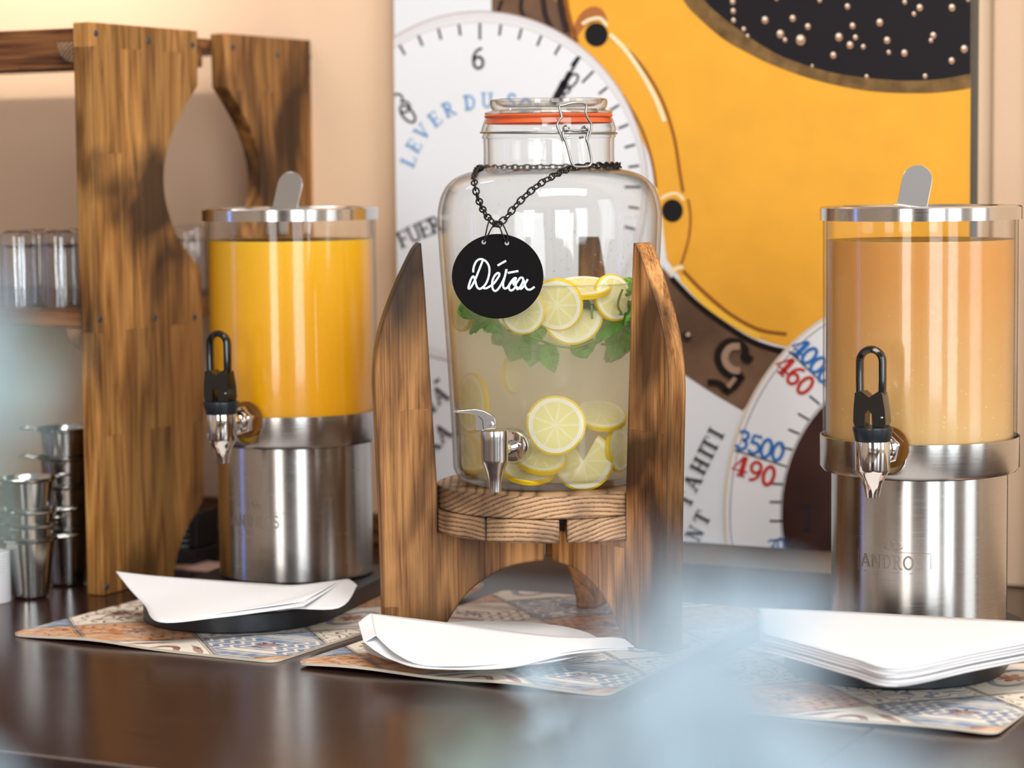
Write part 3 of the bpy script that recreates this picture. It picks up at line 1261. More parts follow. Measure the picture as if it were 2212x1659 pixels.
GL = {
    'L': (.72, [([(.2, 0), (.2, 1)], SL), ser(.2, .96), ([(.02, .04), (.68, .04), (.68, .3)], TH_)]),
    'E': (.74, [([(.2, 0), (.2, 1)], SL), ([(.02, .04), (.68, .04), (.68, .26)], TH_), ([(.02, .96), (.66, .96), (.66, .74)], TH_), ([(.2, .5), (.52, .5)], TH_), ([(.5, .38), (.5, .62)], TH_)]),
    'F': (.7, [([(.2, 0), (.2, 1)], SL), ser(.2, .04), ([(.02, .96), (.66, .96), (.66, .72)], TH_), ([(.2, .5), (.5, .5)], TH_), ([(.48, .38), (.48, .62)], TH_)]),
    'V': (.8, [([(.1, 1), (.4, 0)], SL), ([(.4, 0), (.7, 1)], TH_), ser(.1, .96), ser(.7, .96, .28)]),
    'R': (.8, [([(.2, 0), (.2, 1)], SL), ser(.2, .04), ([(.02, .96), (.2, .96)] + arc(.36, .73, .22, .23, 90, -90) + [(.2, .5)], .12), ([(.38, .5), (.66, .03), (.8, .03)], .13)]),
    'D': (.8, [([(.2, 0), (.2, 1)], SL), ([(.02, .96), (.3, .96)] + arc(.34, .5, .36, .46, 90, -90) + [(.02, .04)], .12)]),
    'U': (.84, [([(.18, 1), (.18, .3)] + arc(.42, .3, .24, .27, 180, 360) + [(.66, 1)], .13), ser(.18, .96), ser(.66, .96)]),
    'S': (.66, [(arc(.33, .74, .24, .22, 20, 270, 12) + arc(.33, .27, .25, .24, 90, -160, 12), .14)]),
    'T': (.78, [([(.39, 0), (.39, 1)], SL), ser(.39, .04), ([(.04, .72), (.04, .96), (.74, .96), (.74, .72)], TH_)]),
    'A': (.86, [([(.1, 0), (.42, 1)], TH_), ([(.42, 1), (.74, 0)], SL), ser(.1, .04, .28), ser(.74, .04, .3), ([(.22, .34), (.62, .34)], TH_)]),
    'H': (.9, [([(.2, 0), (.2, 1)], SL), ([(.7, 0), (.7, 1)], SL), ser(.2, .04), ser(.7, .04), ser(.2, .96), ser(.7, .96), ([(.2, .5), (.7, .5)], TH_)]),
    'I': (.42, [([(.21, 0), (.21, 1)], SL), ser(.21, .04, .38), ser(.21, .96, .38)]),
    'N': (.9, [([(.18, 0), (.18, 1)], TH_), ([(.18, 1), (.7, 0)], SL), ([(.7, 0), (.7, 1)], TH_), ser(.18, .04, .28), ser(.14, .96, .26), ser(.7, .96, .28)]),
    'K': (.86, [([(.2, 0), (.2, 1)], SL), ser(.2, .04), ser(.2, .96), ([(.2, .42), (.68, .96)], TH_), ([(.36, .56), (.74, .03)], SL), ser(.72, .04, .26)]),
    '-': (.5, [([(.06, .4), (.44, .4)], .12)]),
    '0': (.64, [(arc(.32, .5, .23, .46, 0, 360, 24), .14)]),
    '3': (.62, [(arc(.3, .74, .22, .22, 160, -90, 12) + arc(.3, .27, .25, .25, 90, -160, 12), .13)]),
    '4': (.72, [([(.70, .27), (.02, .27), (.42, .98)], .10), ([(.46, 1), (.46, 0)], .2), ser(.46, .04, .4)]),
    '5': (.62, [([(.56, .95), (.16, .95), (.14, .54)] + arc(.3, .32, .25, .28, 110, -150, 14), .13)]),
    '6': (.64, [(arc(.32, .3, .22, .27, 0, 360, 20), .13), (arc(.5, .42, .42, .54, 90, 185, 10), .12)]),
    '8': (.64, [(arc(.32, .73, .19, .22, 0, 360, 18), .12), (arc(.32, .27, .23, .25, 0, 360, 18), .13)]),
    '9': (.64, [(arc(.32, .68, .22, .27, 0, 360, 20), .13), (arc(.14, .56, .42, .54, -90, 5, 10), .12)]),
    'O': (.84, [(arc(.42, .5, .34, .45, 0, 360, 28), .17)]),
}


def glyph_px(ch, cx, cy, h, rot, wide=1.0, bold=1.0):
    """polygons in photograph pixels for one character centred on cx, cy"""
    w, ls = GL[ch]
    c, s = math.cos(math.radians(rot)), math.sin(math.radians(rot))
    out = []
    for pts, sw in ls:
        v, f = ribbon2d([((x - w / 2) * wide, y - .5) for x, y in pts], sw * bold)
        q = [(cx + (p.x * c + p.y * s) * h, cy + (p.x * s - p.y * c) * h) for p in v]
        for k in f:
            out.append([q[i] for i in k])
    return out


def mural_text(name, items, h, rgb, k=17, wide=1.0, bold=1.0):
    pl = []
    for ch, x, y, rot in items:
        pl += glyph_px(ch, x, y, h, rot, wide, bold)
    return mural_polys(name, pl, rgb, k)


BLK, BLU, RED = lin(46, 42, 52), lin(52, 116, 190), lin(196, 56, 46)
mural_text('dial_number', [('6', 1035, 126, 0)], 46, BLK)
mural_text('dial_number', [('8', 1217, 200, 46), ('0', 1234, 176, 46)], 44, BLK, 15, 1.0, .8)
mural_text('dial_number', [('3', 868, 222, -40), ('0', 882, 246, -40)], 48, BLK, 15, 1.0, .8)
mural_text('dial_lettering', [('L', 884, 347, -66), ('E', 896, 315, -58), ('V', 914, 284, -48), ('E', 941, 257, -36), ('R', 971, 236, -24), ('D', 1016, 221, -8), ('U', 1054, 216, 0), ('S', 1106, 218, 12), ('O', 1136, 228, 20), ('L', 1162, 242, 30)], 32, lin(96, 156, 214))
mural_text('place_name', [('F', 872, 516, -22), ('U', 896, 504, -22), ('E', 919, 494, -22), ('R', 942, 485, -22)], 36, BLK)
mural_text('place_name', [('-', 944, 818, -28), ('I', 932, 872, -28), ('A', 952, 852, -32)], 36, BLK)
mural_text('place_name', [('K', 934, 958, -35), ('A', 958, 934, -38)], 36, BLK)
mural_text('place_name', [('T', 1481, 1078, -62), ('A', 1497, 1041, -62), ('H', 1513, 1005, -62), ('I', 1526, 978, -62), ('T', 1535, 960, -62), ('I', 1548, 935, -62)], 36, BLK)
mural_text('place_name', [('N', 1502, 1151, -62), ('T', 1518, 1118, -62)], 34, BLK)
mural_text('dial_number', [('3', 1606, 950, 16), ('5', 1632, 960, 16), ('0', 1657, 968, 16), ('0', 1682, 975, 16)], 42, BLU, 17, 1.08, 1.25)
mural_text('dial_number', [('4', 1602, 1006, 16), ('9', 1633, 1017, 16), ('0', 1662, 1027, 16)], 44, RED, 17, 1.08, 1.25)
mural_text('dial_number', [('4', 1731, 750, 44), ('0', 1750, 768, 44), ('0', 1768, 788, 44), ('0', 1786, 808, 44)], 42, BLU, 17, 1.08, 1.25)
mural_text('dial_number', [('4', 1698, 789, 42), ('6', 1720, 811, 42), ('0', 1741, 832, 42)], 44, RED, 17, 1.08, 1.25)
mural_text('dial_number', [('3', 1668, 1180, 0), ('0', 1688, 1176, -4)], 30, BLU)
mural_text('faint_letter', [('T', 1746, 1120, 0)], 56, lin(40, 42, 54), 17, 1.2, .8)
# engraved numeral on the bronze ring
num5 = [(sm([(1624, 768), (1616, 778), (1608, 770), (1612, 756), (1598, 740), (1574, 738), (1556, 754), (1552, 776), (1564, 800), (1584, 812), (1606, 812)]), 15), ([(1606, 810), (1588, 834), (1568, 848)], 15), (sm([(1570, 846), (1560, 832), (1546, 826), (1530, 826)]), 14)]
mural_polys('engraved_numeral_shade', strokes(num5), lin(34, 28, 26), 17)
mural_polys('engraved_numeral', strokes([(sm([(1600, 748), (1580, 750), (1568, 766), (1570, 784), (1584, 798), (1600, 800)]), 15), ([(1590, 816), (1574, 836)], 9)]), lin(170, 140, 120), 18)
mural_polys('rivet_shade', [ell(1485, 725, 10, 11, 20)], lin(50, 34, 30), 17)
mural_polys('rivet', [ell(1488, 722, 5, 5, 14)], lin(190, 170, 150), 18)
mural_each('bronze_figure', each([(sm([(1085, 0), (1076, 30), (1082, 52)]), 8), (sm([(1130, -20), (1126, 20), (1140, 50)]), 9), (sm([(1172, -20), (1178, 30), (1190, 60)]), 12), (sm([(1206, -30), (1214, 20), (1226, 70)]), 16)]), lin(54, 42, 42), 5)

# ------------------------------------------------------------------ wooden rack
RX = .160                                     # outer face of the end panel, along the wall
TB = .022


def PR(px, py):
    d = ray(px, py)
    o = WORG + E1 * RX
    p = CAMP + d * ((o - CAMP).dot(E1) / d.dot(E1))
    l = wall_local(p)
    return (l.y, l.z)


rack = thing('wooden_rack', 'tall charred wood shelf rack with round cut-outs in its side', 'rack', WORG, wallrot)
RT = PR(192, 47)[1]
ya = PR(192, 47)[0]
A_out = [(ya, RT), (PR(428, 100)[0], RT)] + [PR(*p) for p in smooth_path([Vector(p) for p in ((428, 186), (400, 232), (374, 285), (358, 345), (355, 400), (363, 450), (386, 512), (418, 560), (436, 588))], 3)]
A_out += [(A_out[-1][0], .20)] + [PR(*p) for p in smooth_path([Vector(p) for p in ((441, 1082), (412, 1130), (390, 1180), (378, 1230))], 3)]
A_out += [(A_out[-1][0] - .001, 0), (ya, 0)]
rfn = lambda a, b, t: (t, a, b)
amid = (PR(428, 100)[0] + PR(490, 100)[0]) / 2
yb0 = PR(488, 110)[0]
B_out = [(2 * amid - a - (2 * amid - A_out[1][0] - yb0), b) for a, b in A_out]
for nm, outl, mt in (('end_board', A_out, 'wood_rack'), ('end_board', B_out, 'wood_rack_b')):
    for x1 in (RX, RX - 1.0):
        pass
    o = mesh(nm, *prism_data(outl, rfn, -TB, 0), M[mt], rack, loc=(RX, 0, 0))
    bevel(o, .0012, 1)
    o2 = o.copy()
    col.objects.link(o2)
    o2.parent = rack
    o2.location = (RX - .98, 0, 0)
yb1 = max(a for a, b in B_out)
for (y0, y1, z0, z1) in ((ya + .024, ya + .044, RT - .048, RT - .004), (amid - .012, amid + .012, RT - .04, RT - .0185)):
    box('top_rail', RX - .98 + .0005, RX - TB - .0005, y0, y1, z0, z1, M['wood_rail'], rack, .0015)
box('top_board', RX - .98 + .0005, RX - TB - .0005, ya + .0445, yb1 - .062, RT - .018, RT - .006, M['wood_rail'], rack, .001)
SHZ = wall_local(at_depth(180, 672, 2.63)).z
box('shelf_board', RX - .98 + .0005, RX - TB - .0005, ya + .02, yb1 - .01, SHZ - .02, SHZ, M['wood_rail'], rack, .0015)
box('back_rail', RX - .98 + .0005, RX - TB - .0005, yb1 - .03, yb1 - .008, .0, .045, M['wood_rail'], rack, .0015)
box('back_rail', RX - .98 + .0005, RX + .115, -.02, -.003, .0005, .038, M['wood_rail'], rack, .0015)
# quarter-round corner blocks under the rails
for zz, yy_ in ((RT - .020, ya + .002), (SHZ - .0205, ya + .006)):
    pts = [(0, 0)] + [(-.023 * math.cos(t), -.023 * math.sin(t)) for t in [math.pi / 2 * i / 8 for i in range(9)]]
    o = mesh('corner_block', *prism_data(pts, lambda a, b, t: (a, t, b), 0, .02), M['block_end'], rack, loc=(RX - TB - .0006, yy_, zz))
# screws
for spx, spy in ((207, 72), (321, 88), (416, 97), (216, 690), (335, 686), (420, 685), (503, 102), (600, 118), (672, 123), (230, 1268)):
    y_, z_ = PR(spx, spy)
    pr = [(0, .0012), (.003, .0010), (.0036, 0)]
    xf = Matrix.Translation((RX, y_, z_)) @ Matrix.Rotation(math.pi / 2, 4, 'Y')
    lathe('screw', pr, M['screw'], rack, 14, xf=xf)

# ------------------------------------------------------------------ tumblers on the rack shelf
def tumbler_profile(r=.022, h=.086):
    return [(0, h), (r * .7, h), (r * .93, h - .003), (r, h - .010), (r * 1.0, h * .5), (r * 1.03, .002), (r * 1.01, 0), (r * .95, .001), (r * .93, h * .5), (r * .9, h - .016), (r * .6, h - .02), (0, h - .02)]


tl_ = ['clear upturned tumbler at the frame edge of the rack shelf', 'clear upturned tumbler next to the front rack board', 'clear upturned tumbler seen through the rack cut-out',
       'clear upturned tumbler in the rear row at the frame edge', 'clear upturned tumbler in the rear row near the rack board']
t0 = None
for i, (px, yy) in enumerate(((44, 0), (133, 0), (412, 0), (14, .06), (100, .06))):
    lo_ = wall_local(at_height(px, 662 if px > 300 else 664, SHZ))
    if px == 412:
        lo_ = wall_local(at_wall(412, 640, .16))
        lo_.x = min(lo_.x, RX - TB - .03)
    w = WORG + E1 * lo_.x + E2 * (lo_.y + yy)
    if t0 is None:
        t0 = lathe('glass_tumbler', tumbler_profile(), M['tumbler'], None, 40)
        o = t0
    else:
        o = t0.copy()
        col.objects.link(o)
    o.location = (w.x, w.y, SHZ + .0005)
    tag(o, tl_[i], 'glass', 'tumblers on the rack shelf')

# ------------------------------------------------------------------ steel cups
def cup_parts(th):
    r0, r1, h = .0205, .0285, .066
    pr = [(0, .001), (r0 - .003, 0), (r0, .003), (r1 - .001, h - .004), (r1 + .0028, h - .002), (r1 + .0034, h), (r1 + .0022, h + .0008), (r1 - .0014, h - .004), (r0 - .001, .005), (0, .004)]
    lathe('cup_body', pr, M['cup_steel'], th, 40)
    v, f = tube_data([(r1 + .0028 + .0, -.006, h - .001), (r1 + .012, -.007, h - .0005), (r1 + .022, -.004, h), (r1 + .024, 0, h), (r1 + .022, .004, h), (r1 + .012, .007, h - .0005), (r1 + .0028, .006, h - .001)], .0013, 6)
    autosmooth(mesh('cup_handle', v, f, M['cup_steel'], th), 60)


cups = [
    ('bottom steel cup of the front stack beside the rack', 66, 1290, 0, .3), ('second steel cup of the front stack, nested in the bottom one', 66, 1290, .0155, 1.0), ('third steel cup of the front stack, under the top one', 66, 1290, .031, .1), ('topmost steel cup of the front stack beside the rack', 66, 1290, .066, .6),
    ('bottom steel cup of the rear stack against the rack board', 148, 1262, 0, 2.9), ('second steel cup of the rear stack against the rack board', 148, 1262, .024, .2), ('third steel cup of the rear stack against the rack board', 148, 1262, .048, .5), ('fourth steel cup of the rear stack, under its top one', 148, 1262, .080, 3.1), ('topmost steel cup of the rear stack with its handle out', 148, 1262, .112, 3.0)]
c0 = None
for lb, px, py, dz, rz in cups:
    p = at_height(px, py, 0)
    if c0 is None:
        c0 = thing('steel_cup', lb, 'cup', (p.x, p.y, .0005), rz, 'steel cups stacked beside the rack')
        cup_parts(c0)
        o = c0
    else:
        o = copy_tree(c0)
        o.location = (p.x, p.y, .0005 + dz)
        o.rotation_euler = (0, 0, rz)
        o['label'] = lb
# stack of ribbed lids at the very edge
p = at_height(-14, 1300, 0)
l0 = None
for i in range(18):
    if l0 is None:
        l0 = lathe('cup_lid', [(0, .0022), (.016, .0022), (.0165, .003), (.0185, .003), (.0192, .0015), (.0188, 0), (.0175, .0008), (0, .0008)], M['pale_lid'], None, 32)
        o = l0
    else:
        o = l0.copy()
        col.objects.link(o)
    o.location = (p.x, p.y, .0004 + i * .0031)
    tag(o, 'pale ribbed cup lid in the small stack at the frame edge', 'lid', 'pale lids stacked at the frame edge')

# dark pack with stacked pale sheets and a pink sheet behind the rack foot
p = at_height(404, 1222, 0)
pk = thing('lid_holder', 'black holder with a leaning stack of striped lids behind the rack foot', 'holder', (p.x, p.y + .03, .0005), wallrot)
box('holder_base', -.03, .022, -.025, .03, 0, .018, M['dark_pack'], pk, .002)
box('holder_back', .012, .022, -.02, .03, .0185, .062, M['dark_pack'], pk, .003)
for i in range(9):
    lathe('striped_lid', [(0, .002), (.0165, .002), (.017, .001), (.0165, 0), (0, 0)], M['pale_lid'] if i % 2 == 0 else M['dark_pack'], pk, 24, loc=(-.008, .003, .0185 + i * .0034))
p = at_height(440, 1224, 0)
o = mesh('pink_paper', *box_data(-.05, .028, -.03, .03, 0, .0008), M['pink'], None, loc=(p.x, p.y, .0004), rotz=wallrot)
tag(o, 'pink paper sheet lying behind the orange juice dispenser', 'paper')

# ------------------------------------------------------------------ placemats
def placemat(name, label, c_left, c_front, depth, waves, zoff=0.0):
    """left and front corners as points on the counter; the mat runs back from that edge"""
    A, B = c_left, c_front
    ex = (B - A)
    W = ex.length
    ex.normalize()
    ey = Vector((-ex.y, ex.x, 0))
    ang = math.atan2(ex.y, ex.x)
    nx, ny = 48, 64
    r = .012
    V, F = [], []
    th = .0026

    def zf(x, y):
        z = 0.0
        for (cx, cy, amp, rad) in waves:
            d = ((x - cx) ** 2 + (y - cy) ** 2) / rad ** 2
            z += amp * math.exp(-d)
        return z + zoff

    for layer in (1, 0):
        for j in range(ny + 1):
            for i in range(nx + 1):
                x, y = W * i / nx, depth * j / ny
                # rounded corners: pull in
                dx = max(r - x, 0, x - (W - r))
                dy = max(r - y, 0, y - (depth - r))
                if dx > 0 and dy > 0:
                    q = math.hypot(dx, dy)
                    m_ = max(dx, dy)
                    k = m_ / q
                    cx = r if x < r else W - r
                    cy = r if y < r else depth - r
                    x = cx + (x - cx) * k
                    y = cy + (y - cy) * k
                V.append((x, y, zf(x, y) + (th if layer else 0) + .0003))
    n1 = (nx + 1) * (ny + 1)
    idx = lambda i, j, l: l * n1 + j * (nx + 1) + i
    top = []
    for j in range(ny):
        for i in range(nx):
            top.append((idx(i, j, 0), idx(i + 1, j, 0), idx(i + 1, j + 1, 0), idx(i, j + 1, 0)))
            F.append((idx(i, j, 1), idx(i, j + 1, 1), idx(i + 1, j + 1, 1), idx(i + 1, j, 1)))
    for i in range(nx):
        F.append((idx(i, 0, 0), idx(i, 0, 1), idx(i + 1, 0, 1), idx(i + 1, 0, 0)))
        F.append((idx(i, ny, 0), idx(i + 1, ny, 0), idx(i + 1, ny, 1), idx(i, ny, 1)))
    for j in range(ny):
        F.append((idx(0, j, 0), idx(0, j + 1, 0), idx(0, j + 1, 1), idx(0, j, 1)))
        F.append((idx(nx, j, 0), idx(nx, j, 1), idx(nx, j + 1, 1), idx(nx, j + 1, 0)))
    nt_ = len(top)
    o = mesh(name, V, top + F, M['tiles'], None, loc=(A.x, A.y, 0), rotz=ang)
    o.data.materials.append(M['mat_edge'])
    for k, pl in enumerate(o.data.polygons):
        pl.material_index = 0 if k < nt_ else 1
    autosmooth(o, 50)
    tag(o, label, 'placemat', 'tile print placemats')
    return o


placemat('placemat', 'tile print placemat under the orange juice dispenser', at_height(592, 1434) - Vector((math.cos(math.radians(28.2)), -math.sin(math.radians(28.2)), 0)) * .318, at_height(592, 1434), .42, [(.10, 0, .0035, .06), (.30, .42, .010, .05)])
placemat('placemat', 'tile print placemat under the wooden jar stand', at_height(638, 1442), at_height(1312, 1506), .44, [(.06, 0, .004, .07), (.22, 0, .003, .05)])
a3 = at_height(2152, 1594)
ex3 = Vector((math.cos(-YAW), math.sin(-YAW), 0))
placemat('placemat', 'tile print placemat under the apple juice dispenser', a3 - ex3 * .315, a3, .44, [(.26, 0, .003, .07)])

# ------------------------------------------------------------------ juice dispensers
def z_at(py, Y):
    return at_depth(1106, py, Y).z


Z0 = .0235
DH = .400       # foot to top of the lid
R_B, R_RING, R_C, R_L = .0842, .0952, .0925, .0957
DR = at_depth(1986, 900, 2.32)
DL = at_depth(634, 850, 2.635)


def hgt(py):
    """height above the foot from a pixel row of the right-hand dispenser"""
    return at_depth(1986, py, 2.32).z - Z0


def dispenser(name, label, axis, juice_mat_, juice_name, juice_label, juice_top):
    th = thing(name, label, 'drink dispenser', (axis.x, axis.y, Z0), wallrot, 'juice dispensers')
    zb = hgt(1016)
    zr0, zr1 = hgt(1010), hgt(938)
    zc1 = hgt(474)
    zl1 = hgt(444)
    lathe('base', [(0, 0), (R_B - .003, 0), (R_B, .003), (R_B, zb), (R_B - .002, zb + .002), (0, zb + .002)], M['steel'], th, 96)
    # collar with a rounded notch for the tap (tap towards local -y)
    seg = 160
    V, F = [], []
    zm = (zr0 + zr1) / 2

    def top(a):
        d = (a + math.pi / 2 + math.pi) % (2 * math.pi) - math.pi      # 0 at the tap
        d = abs(d) * R_RING
        full, low = zr1, zr0 + .004
        w0, w1 = .0165, .0205
        if d < w0:
            u = d / w0
            return low + (full - low) * .0 + (1 - math.sqrt(max(0, 1 - u * u))) * .018
        if d < w1:
            u = (d - w0) / (w1 - w0)
            b0 = low + .018
            return b0 + (full - b0) * min(1, math.sqrt(max(0, 1 - (1 - u) ** 2)))
        return full
    rows = [(R_B + .0005, lambda a: zr0 - .002), (R_RING - .003, lambda a: zr0 - .001), (R_RING, lambda a: zr0 + .003), (R_RING, top), (R_RING - .0012, lambda a: top(a) + .0004), (R_RING - .0016, lambda a: top(a) - .0004), (R_RING - .0016, lambda a: zr0 + .002), (R_B + .0005, lambda a: zr0 + .001)]
    for (r, zf) in rows:
        for k in range(seg):
            a = 2 * math.pi * k / seg
            V.append((r * math.cos(a), r * math.sin(a), zf(a)))
    nr = len(rows)
    for i in range(nr):
        j = (i + 1) % nr
        for k in range(seg):
            k2 = (k + 1) % seg
            F.append((i * seg + k, i * seg + k2, j * seg + k2, j * seg + k))
    autosmooth(mesh('collar', V, F, M['steel'], th), 40)
    # clear container
    lathe('container', [(R_C - .003, zr0 + .004), (R_C, zr0 + .004), (R_C, zc1 + .008), (R_C - .003, zc1 + .008)], M['plastic'], th, 96, closed=True)
    # lid and its bent tab
    ld = lathe('lid', [(0, zl1 - .002), (R_L - .02, zl1 - .002), (R_L - .018, zl1), (R_L - .0015, zl1), (R_L, zl1 - .0015), (R_L, zc1), (R_L - .0015, zc1), (R_L - .0015, zl1 - .004), (0, zl1 - .005)], M['steel_lid'], th, 96)
    V, F = [], []
    hw = .0145
    prof = [(-.004, 0, .0), (.004, .0, .0), (.0085, .0008, 0), (.0105, .004, 0), (.0118, .012, 0)]
    # tab plate: foot towards the tap, blade leaning, rounded top
    pts = [(-hw, 0), (hw, 0), (hw, .026)] + [(hw * math.cos(t), .026 + hw * math.sin(t)) for t in [math.pi * i / 12 for i in range(1, 12)]] + [(-hw, .026)]
    lean = math.radians(24)

    def tabfn(a, b, t):
        return (a, .004 + b * math.sin(lean) * .6 + t, b)
    v1 = prism_data(pts, tabfn, 0, .0012)
    v2 = box_data(-hw, hw, -.016, .005, 0, .0012)
    tb = mesh('lid_tab', *join_data([v1, v2]), M['satin'], ld, loc=(-.009, .0, zl1 - .0014))
    tb.rotation_euler = (0, math.radians(9), YAW * .35)
    bevel(tb, .0004, 1)
    # tap
    rs = .1425
    ztap = hgt(985) * 1.0
    zs = lambda py: at_depth(1883, py, 2.32 - rs * math.cos(YAW)).z - Z0
    sp = [(0, zs(1075)), (.0048, zs(1075)), (.0062, zs(1074)), (.0068, zs(1066)), (.0085, zs(1048)), (.012, zs(1030)), (.0148, zs(1020)), (.0158, zs(1013)), (.0160, zs(960)), (.0158, zs(952)), (0, zs(950))]
    tp = lathe('tap_body', sp, M['chrome'], th, 40, loc=(0, -rs, 0))
    lathe('tap_collar', [(0, zs(953)), (.0158, zs(953)), (.0166, zs(948)), (.0186, zs(926)), (.0184, zs(922)), (.016, zs(921)), (0, zs(922))], M['collar_plastic'], tp, 40)
    # lever: loop handle over a forked block
    zl = lambda py: at_depth(1878, py, 2.32 - rs * math.cos(YAW)).z - Z0
    cxx = -.0015
    loop = []
    w = .0108
    zt, zb2 = zl(774), zl(868)
    for i in range(13):
        t = math.pi * i / 12
        loop.append((cxx + w * math.cos(t), zt + w * math.sin(t) - w * .25))
    loop += [(cxx - w * 1.0, zl(820)), (cxx - w * .98, zl(845))]
    for i in range(0, 9):
        t = math.pi + math.pi * i / 8
        loop.append((cxx + w * .98 * math.cos(t), zb2 + .9 * w + w * .9 * math.sin(t)))
    loop += [(cxx + w * 1.0, zl(820))]
    V, F = tube_data([Vector((a, 0, b)) for a, b in loop], .0036, 8, True)
    V = [(v[0], v[1] * 1.5, v[2]) for v in V]
    top_, bot_ = zl(862), zl(921)
    prl = [(-.0135, bot_), (-.0045, bot_), (-.004, bot_ + .012), (-.001, bot_ + .0155), (.0025, bot_ + .012), (.003, bot_), (.0142, bot_), (.0158, bot_ + .004), (.0148, bot_ + .016), (.0122, top_ + .006), (.008, top_ + .0075), (0, top_ + .002), (-.0075, top_ + .0075), (-.0135, top_ + .006), (-.0148, bot_ + .016), (-.0150, bot_ + .004)]
    pv = prism_data([(a + cxx + .0005, b) for a, b in prl], lambda a, b, t: (a, t, b), -.008, .008)
    lv = mesh('tap_lever', *join_data([(V, F), pv]), M['black_plastic'], tp)
    bevel(lv, .0008, 2, 40)
    autosmooth(lv, 50)
    lathe('lever_pin', [(0, .0006), (.0011, .0004), (.0012, 0)], M['eyelet'], lv, 10, xf=Matrix.Translation((.0112, -.0081, bot_ + .009)) @ Matrix.Rotation(math.pi / 2, 4, 'X'))
    # pipe, hex nut and amber washer back to the container
    zn = zs(978)
    xfy = Matrix.Translation((0, rs - R_C, zn)) @ Matrix.Rotation(math.pi / 2, 4, 'X')
    lathe('tap_pipe', [(0, 0), (.0085, 0), (.0085, .045), (0, .045)], M['chrome'], tp, 24, xf=xfy)
    lathe('washer', [(.007, .001), (.0195, .001), (.0195, .004), (.007, .004)], M['amber'], tp, 32, closed=True, xf=xfy)
    hx = [(.016 * math.cos(math.pi / 3 * i + .3), .016 * math.sin(math.pi / 3 * i + .3)) for i in range(6)]
    hv, hf = prism_data(hx, lambda a, b, t: (a, b, t), .0045, .0175)
    nu = mesh('hex_nut', [xfy @ Vector(p) for p in hv], hf, M['chrome'], tp)
    bevel(nu, .0015, 2)
    lathe('nut_flange', [(0, .0178), (.012, .0178), (.0115, .021), (.0088, .0225), (0, .0225)], M['chrome'], tp, 24, xf=xfy)
    # etched maker's mark on the base, with a small crest above
    pl = []
    hL = .0125
    x = -.0335
    SAN = {
        'A': (.86, [([(.06, 0), (.42, 1)], .16), ([(.42, 1), (.78, 0)], .2), ([(.2, .3), (.64, .3)], .12)]),
        'N': (.86, [([(.14, 0), (.14, 1)], .17), ([(.14, 1), (.7, 0)], .17), ([(.7, 0), (.7, 1)], .17)]),
        'D': GL['D'], 'R': GL['R'], 'O': GL['O'], 'S': GL['S']}
    for i, ch in enumerate('ANDROS'):
        wd, ls = SAN[ch]
        s = 1.0 + .012 * i
        for pts, sw in ls:
            # subdivide so that it follows the curved base
            pp = []
            for k in range(len(pts) - 1):
                for q in range(4):
                    pp.append((pts[k][0] + (pts[k + 1][0] - pts[k][0]) * q / 4, pts[k][1] + (pts[k + 1][1] - pts[k][1]) * q / 4))
            pp.append(pts[-1])
            v, f = ribbon2d(pp, sw * .85)
            pl.append(([(x + p.x * hL * .98, (p.y - .5) * hL * s) for p in v], f))
        x += wd * hL * .98 + .0008
    for pts, wd in ((ell(-.004, -.0165, .0042, .0042, 20), .0007), (ell(.001, -.0185, .0036, .003, 20), .0007), (ell(.004, -.0155, .003, .0034, 16), .0007), (sm([(-.009, -.0125), (-.003, -.0118), (.006, -.0122), (.01, -.0145)]), .0008), ([(-.0365, -.009), (-.0365, .009), (-.0365 + .001, .009)], .0005), ([(-.03, .0098), (.036, .0102)], .0005), ([(.003, -.0098), (.036, -.0092), (.0365, .010)], .0005)):
        pp = []
        for k in range(len(pts) - 1):
            for q in range(4):
                pp.append((pts[k][0] + (pts[k + 1][0] - pts[k][0]) * q / 4, pts[k][1] + (pts[k + 1][1] - pts[k][1]) * q / 4))
        v, f = ribbon2d(pp, wd)
        pl.append(([(p.x, -p.y) for p in v], f))
    zt_ = hgt(1187)
    V, F = [], []
    for v, f in pl:
        n = len(V)
        for a, b in v:
            an = -math.pi / 2 + a / R_B
            V.append(((R_B + .00025) * math.cos(an), (R_B + .00025) * math.sin(an), zt_ + b))
        F += [[i + n for i in q] for q in f]
    mk = mesh('etched_mark', V, F, M['etch'], th)
    mk['label'] = 'faint etched maker lettering with a small crest'
    # juice
    zj0 = zr0 + .0045
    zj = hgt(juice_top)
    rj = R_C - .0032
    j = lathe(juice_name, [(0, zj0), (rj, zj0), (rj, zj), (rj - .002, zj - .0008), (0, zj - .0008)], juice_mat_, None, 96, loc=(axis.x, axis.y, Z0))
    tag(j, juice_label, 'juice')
    return th


dispenser('juice_dispenser', 'steel juice dispenser with clear tank of orange juice, beside the rack', DL, M['orange_juice'], 'orange_juice', 'bright orange juice filling the tank beside the rack', 522)
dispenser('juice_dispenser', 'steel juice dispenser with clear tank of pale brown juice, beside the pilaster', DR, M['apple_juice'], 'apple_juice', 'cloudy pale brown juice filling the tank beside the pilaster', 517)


# small bent tab on the far side of the second dispenser's collar
disp2 = bpy.data.objects['juice_dispenser.001']
tv = [(-.0955, .030), (-.104, .034), (-.1045, .036), (-.0955, .034)]
zt2 = hgt(1000)
o = mesh('collar_tab', *prism_data(tv, lambda a_, b_, t_: (a_, b_, t_), zt2, zt2 + .016), M['black_trim'], disp2)
bevel(o, .0006, 1)


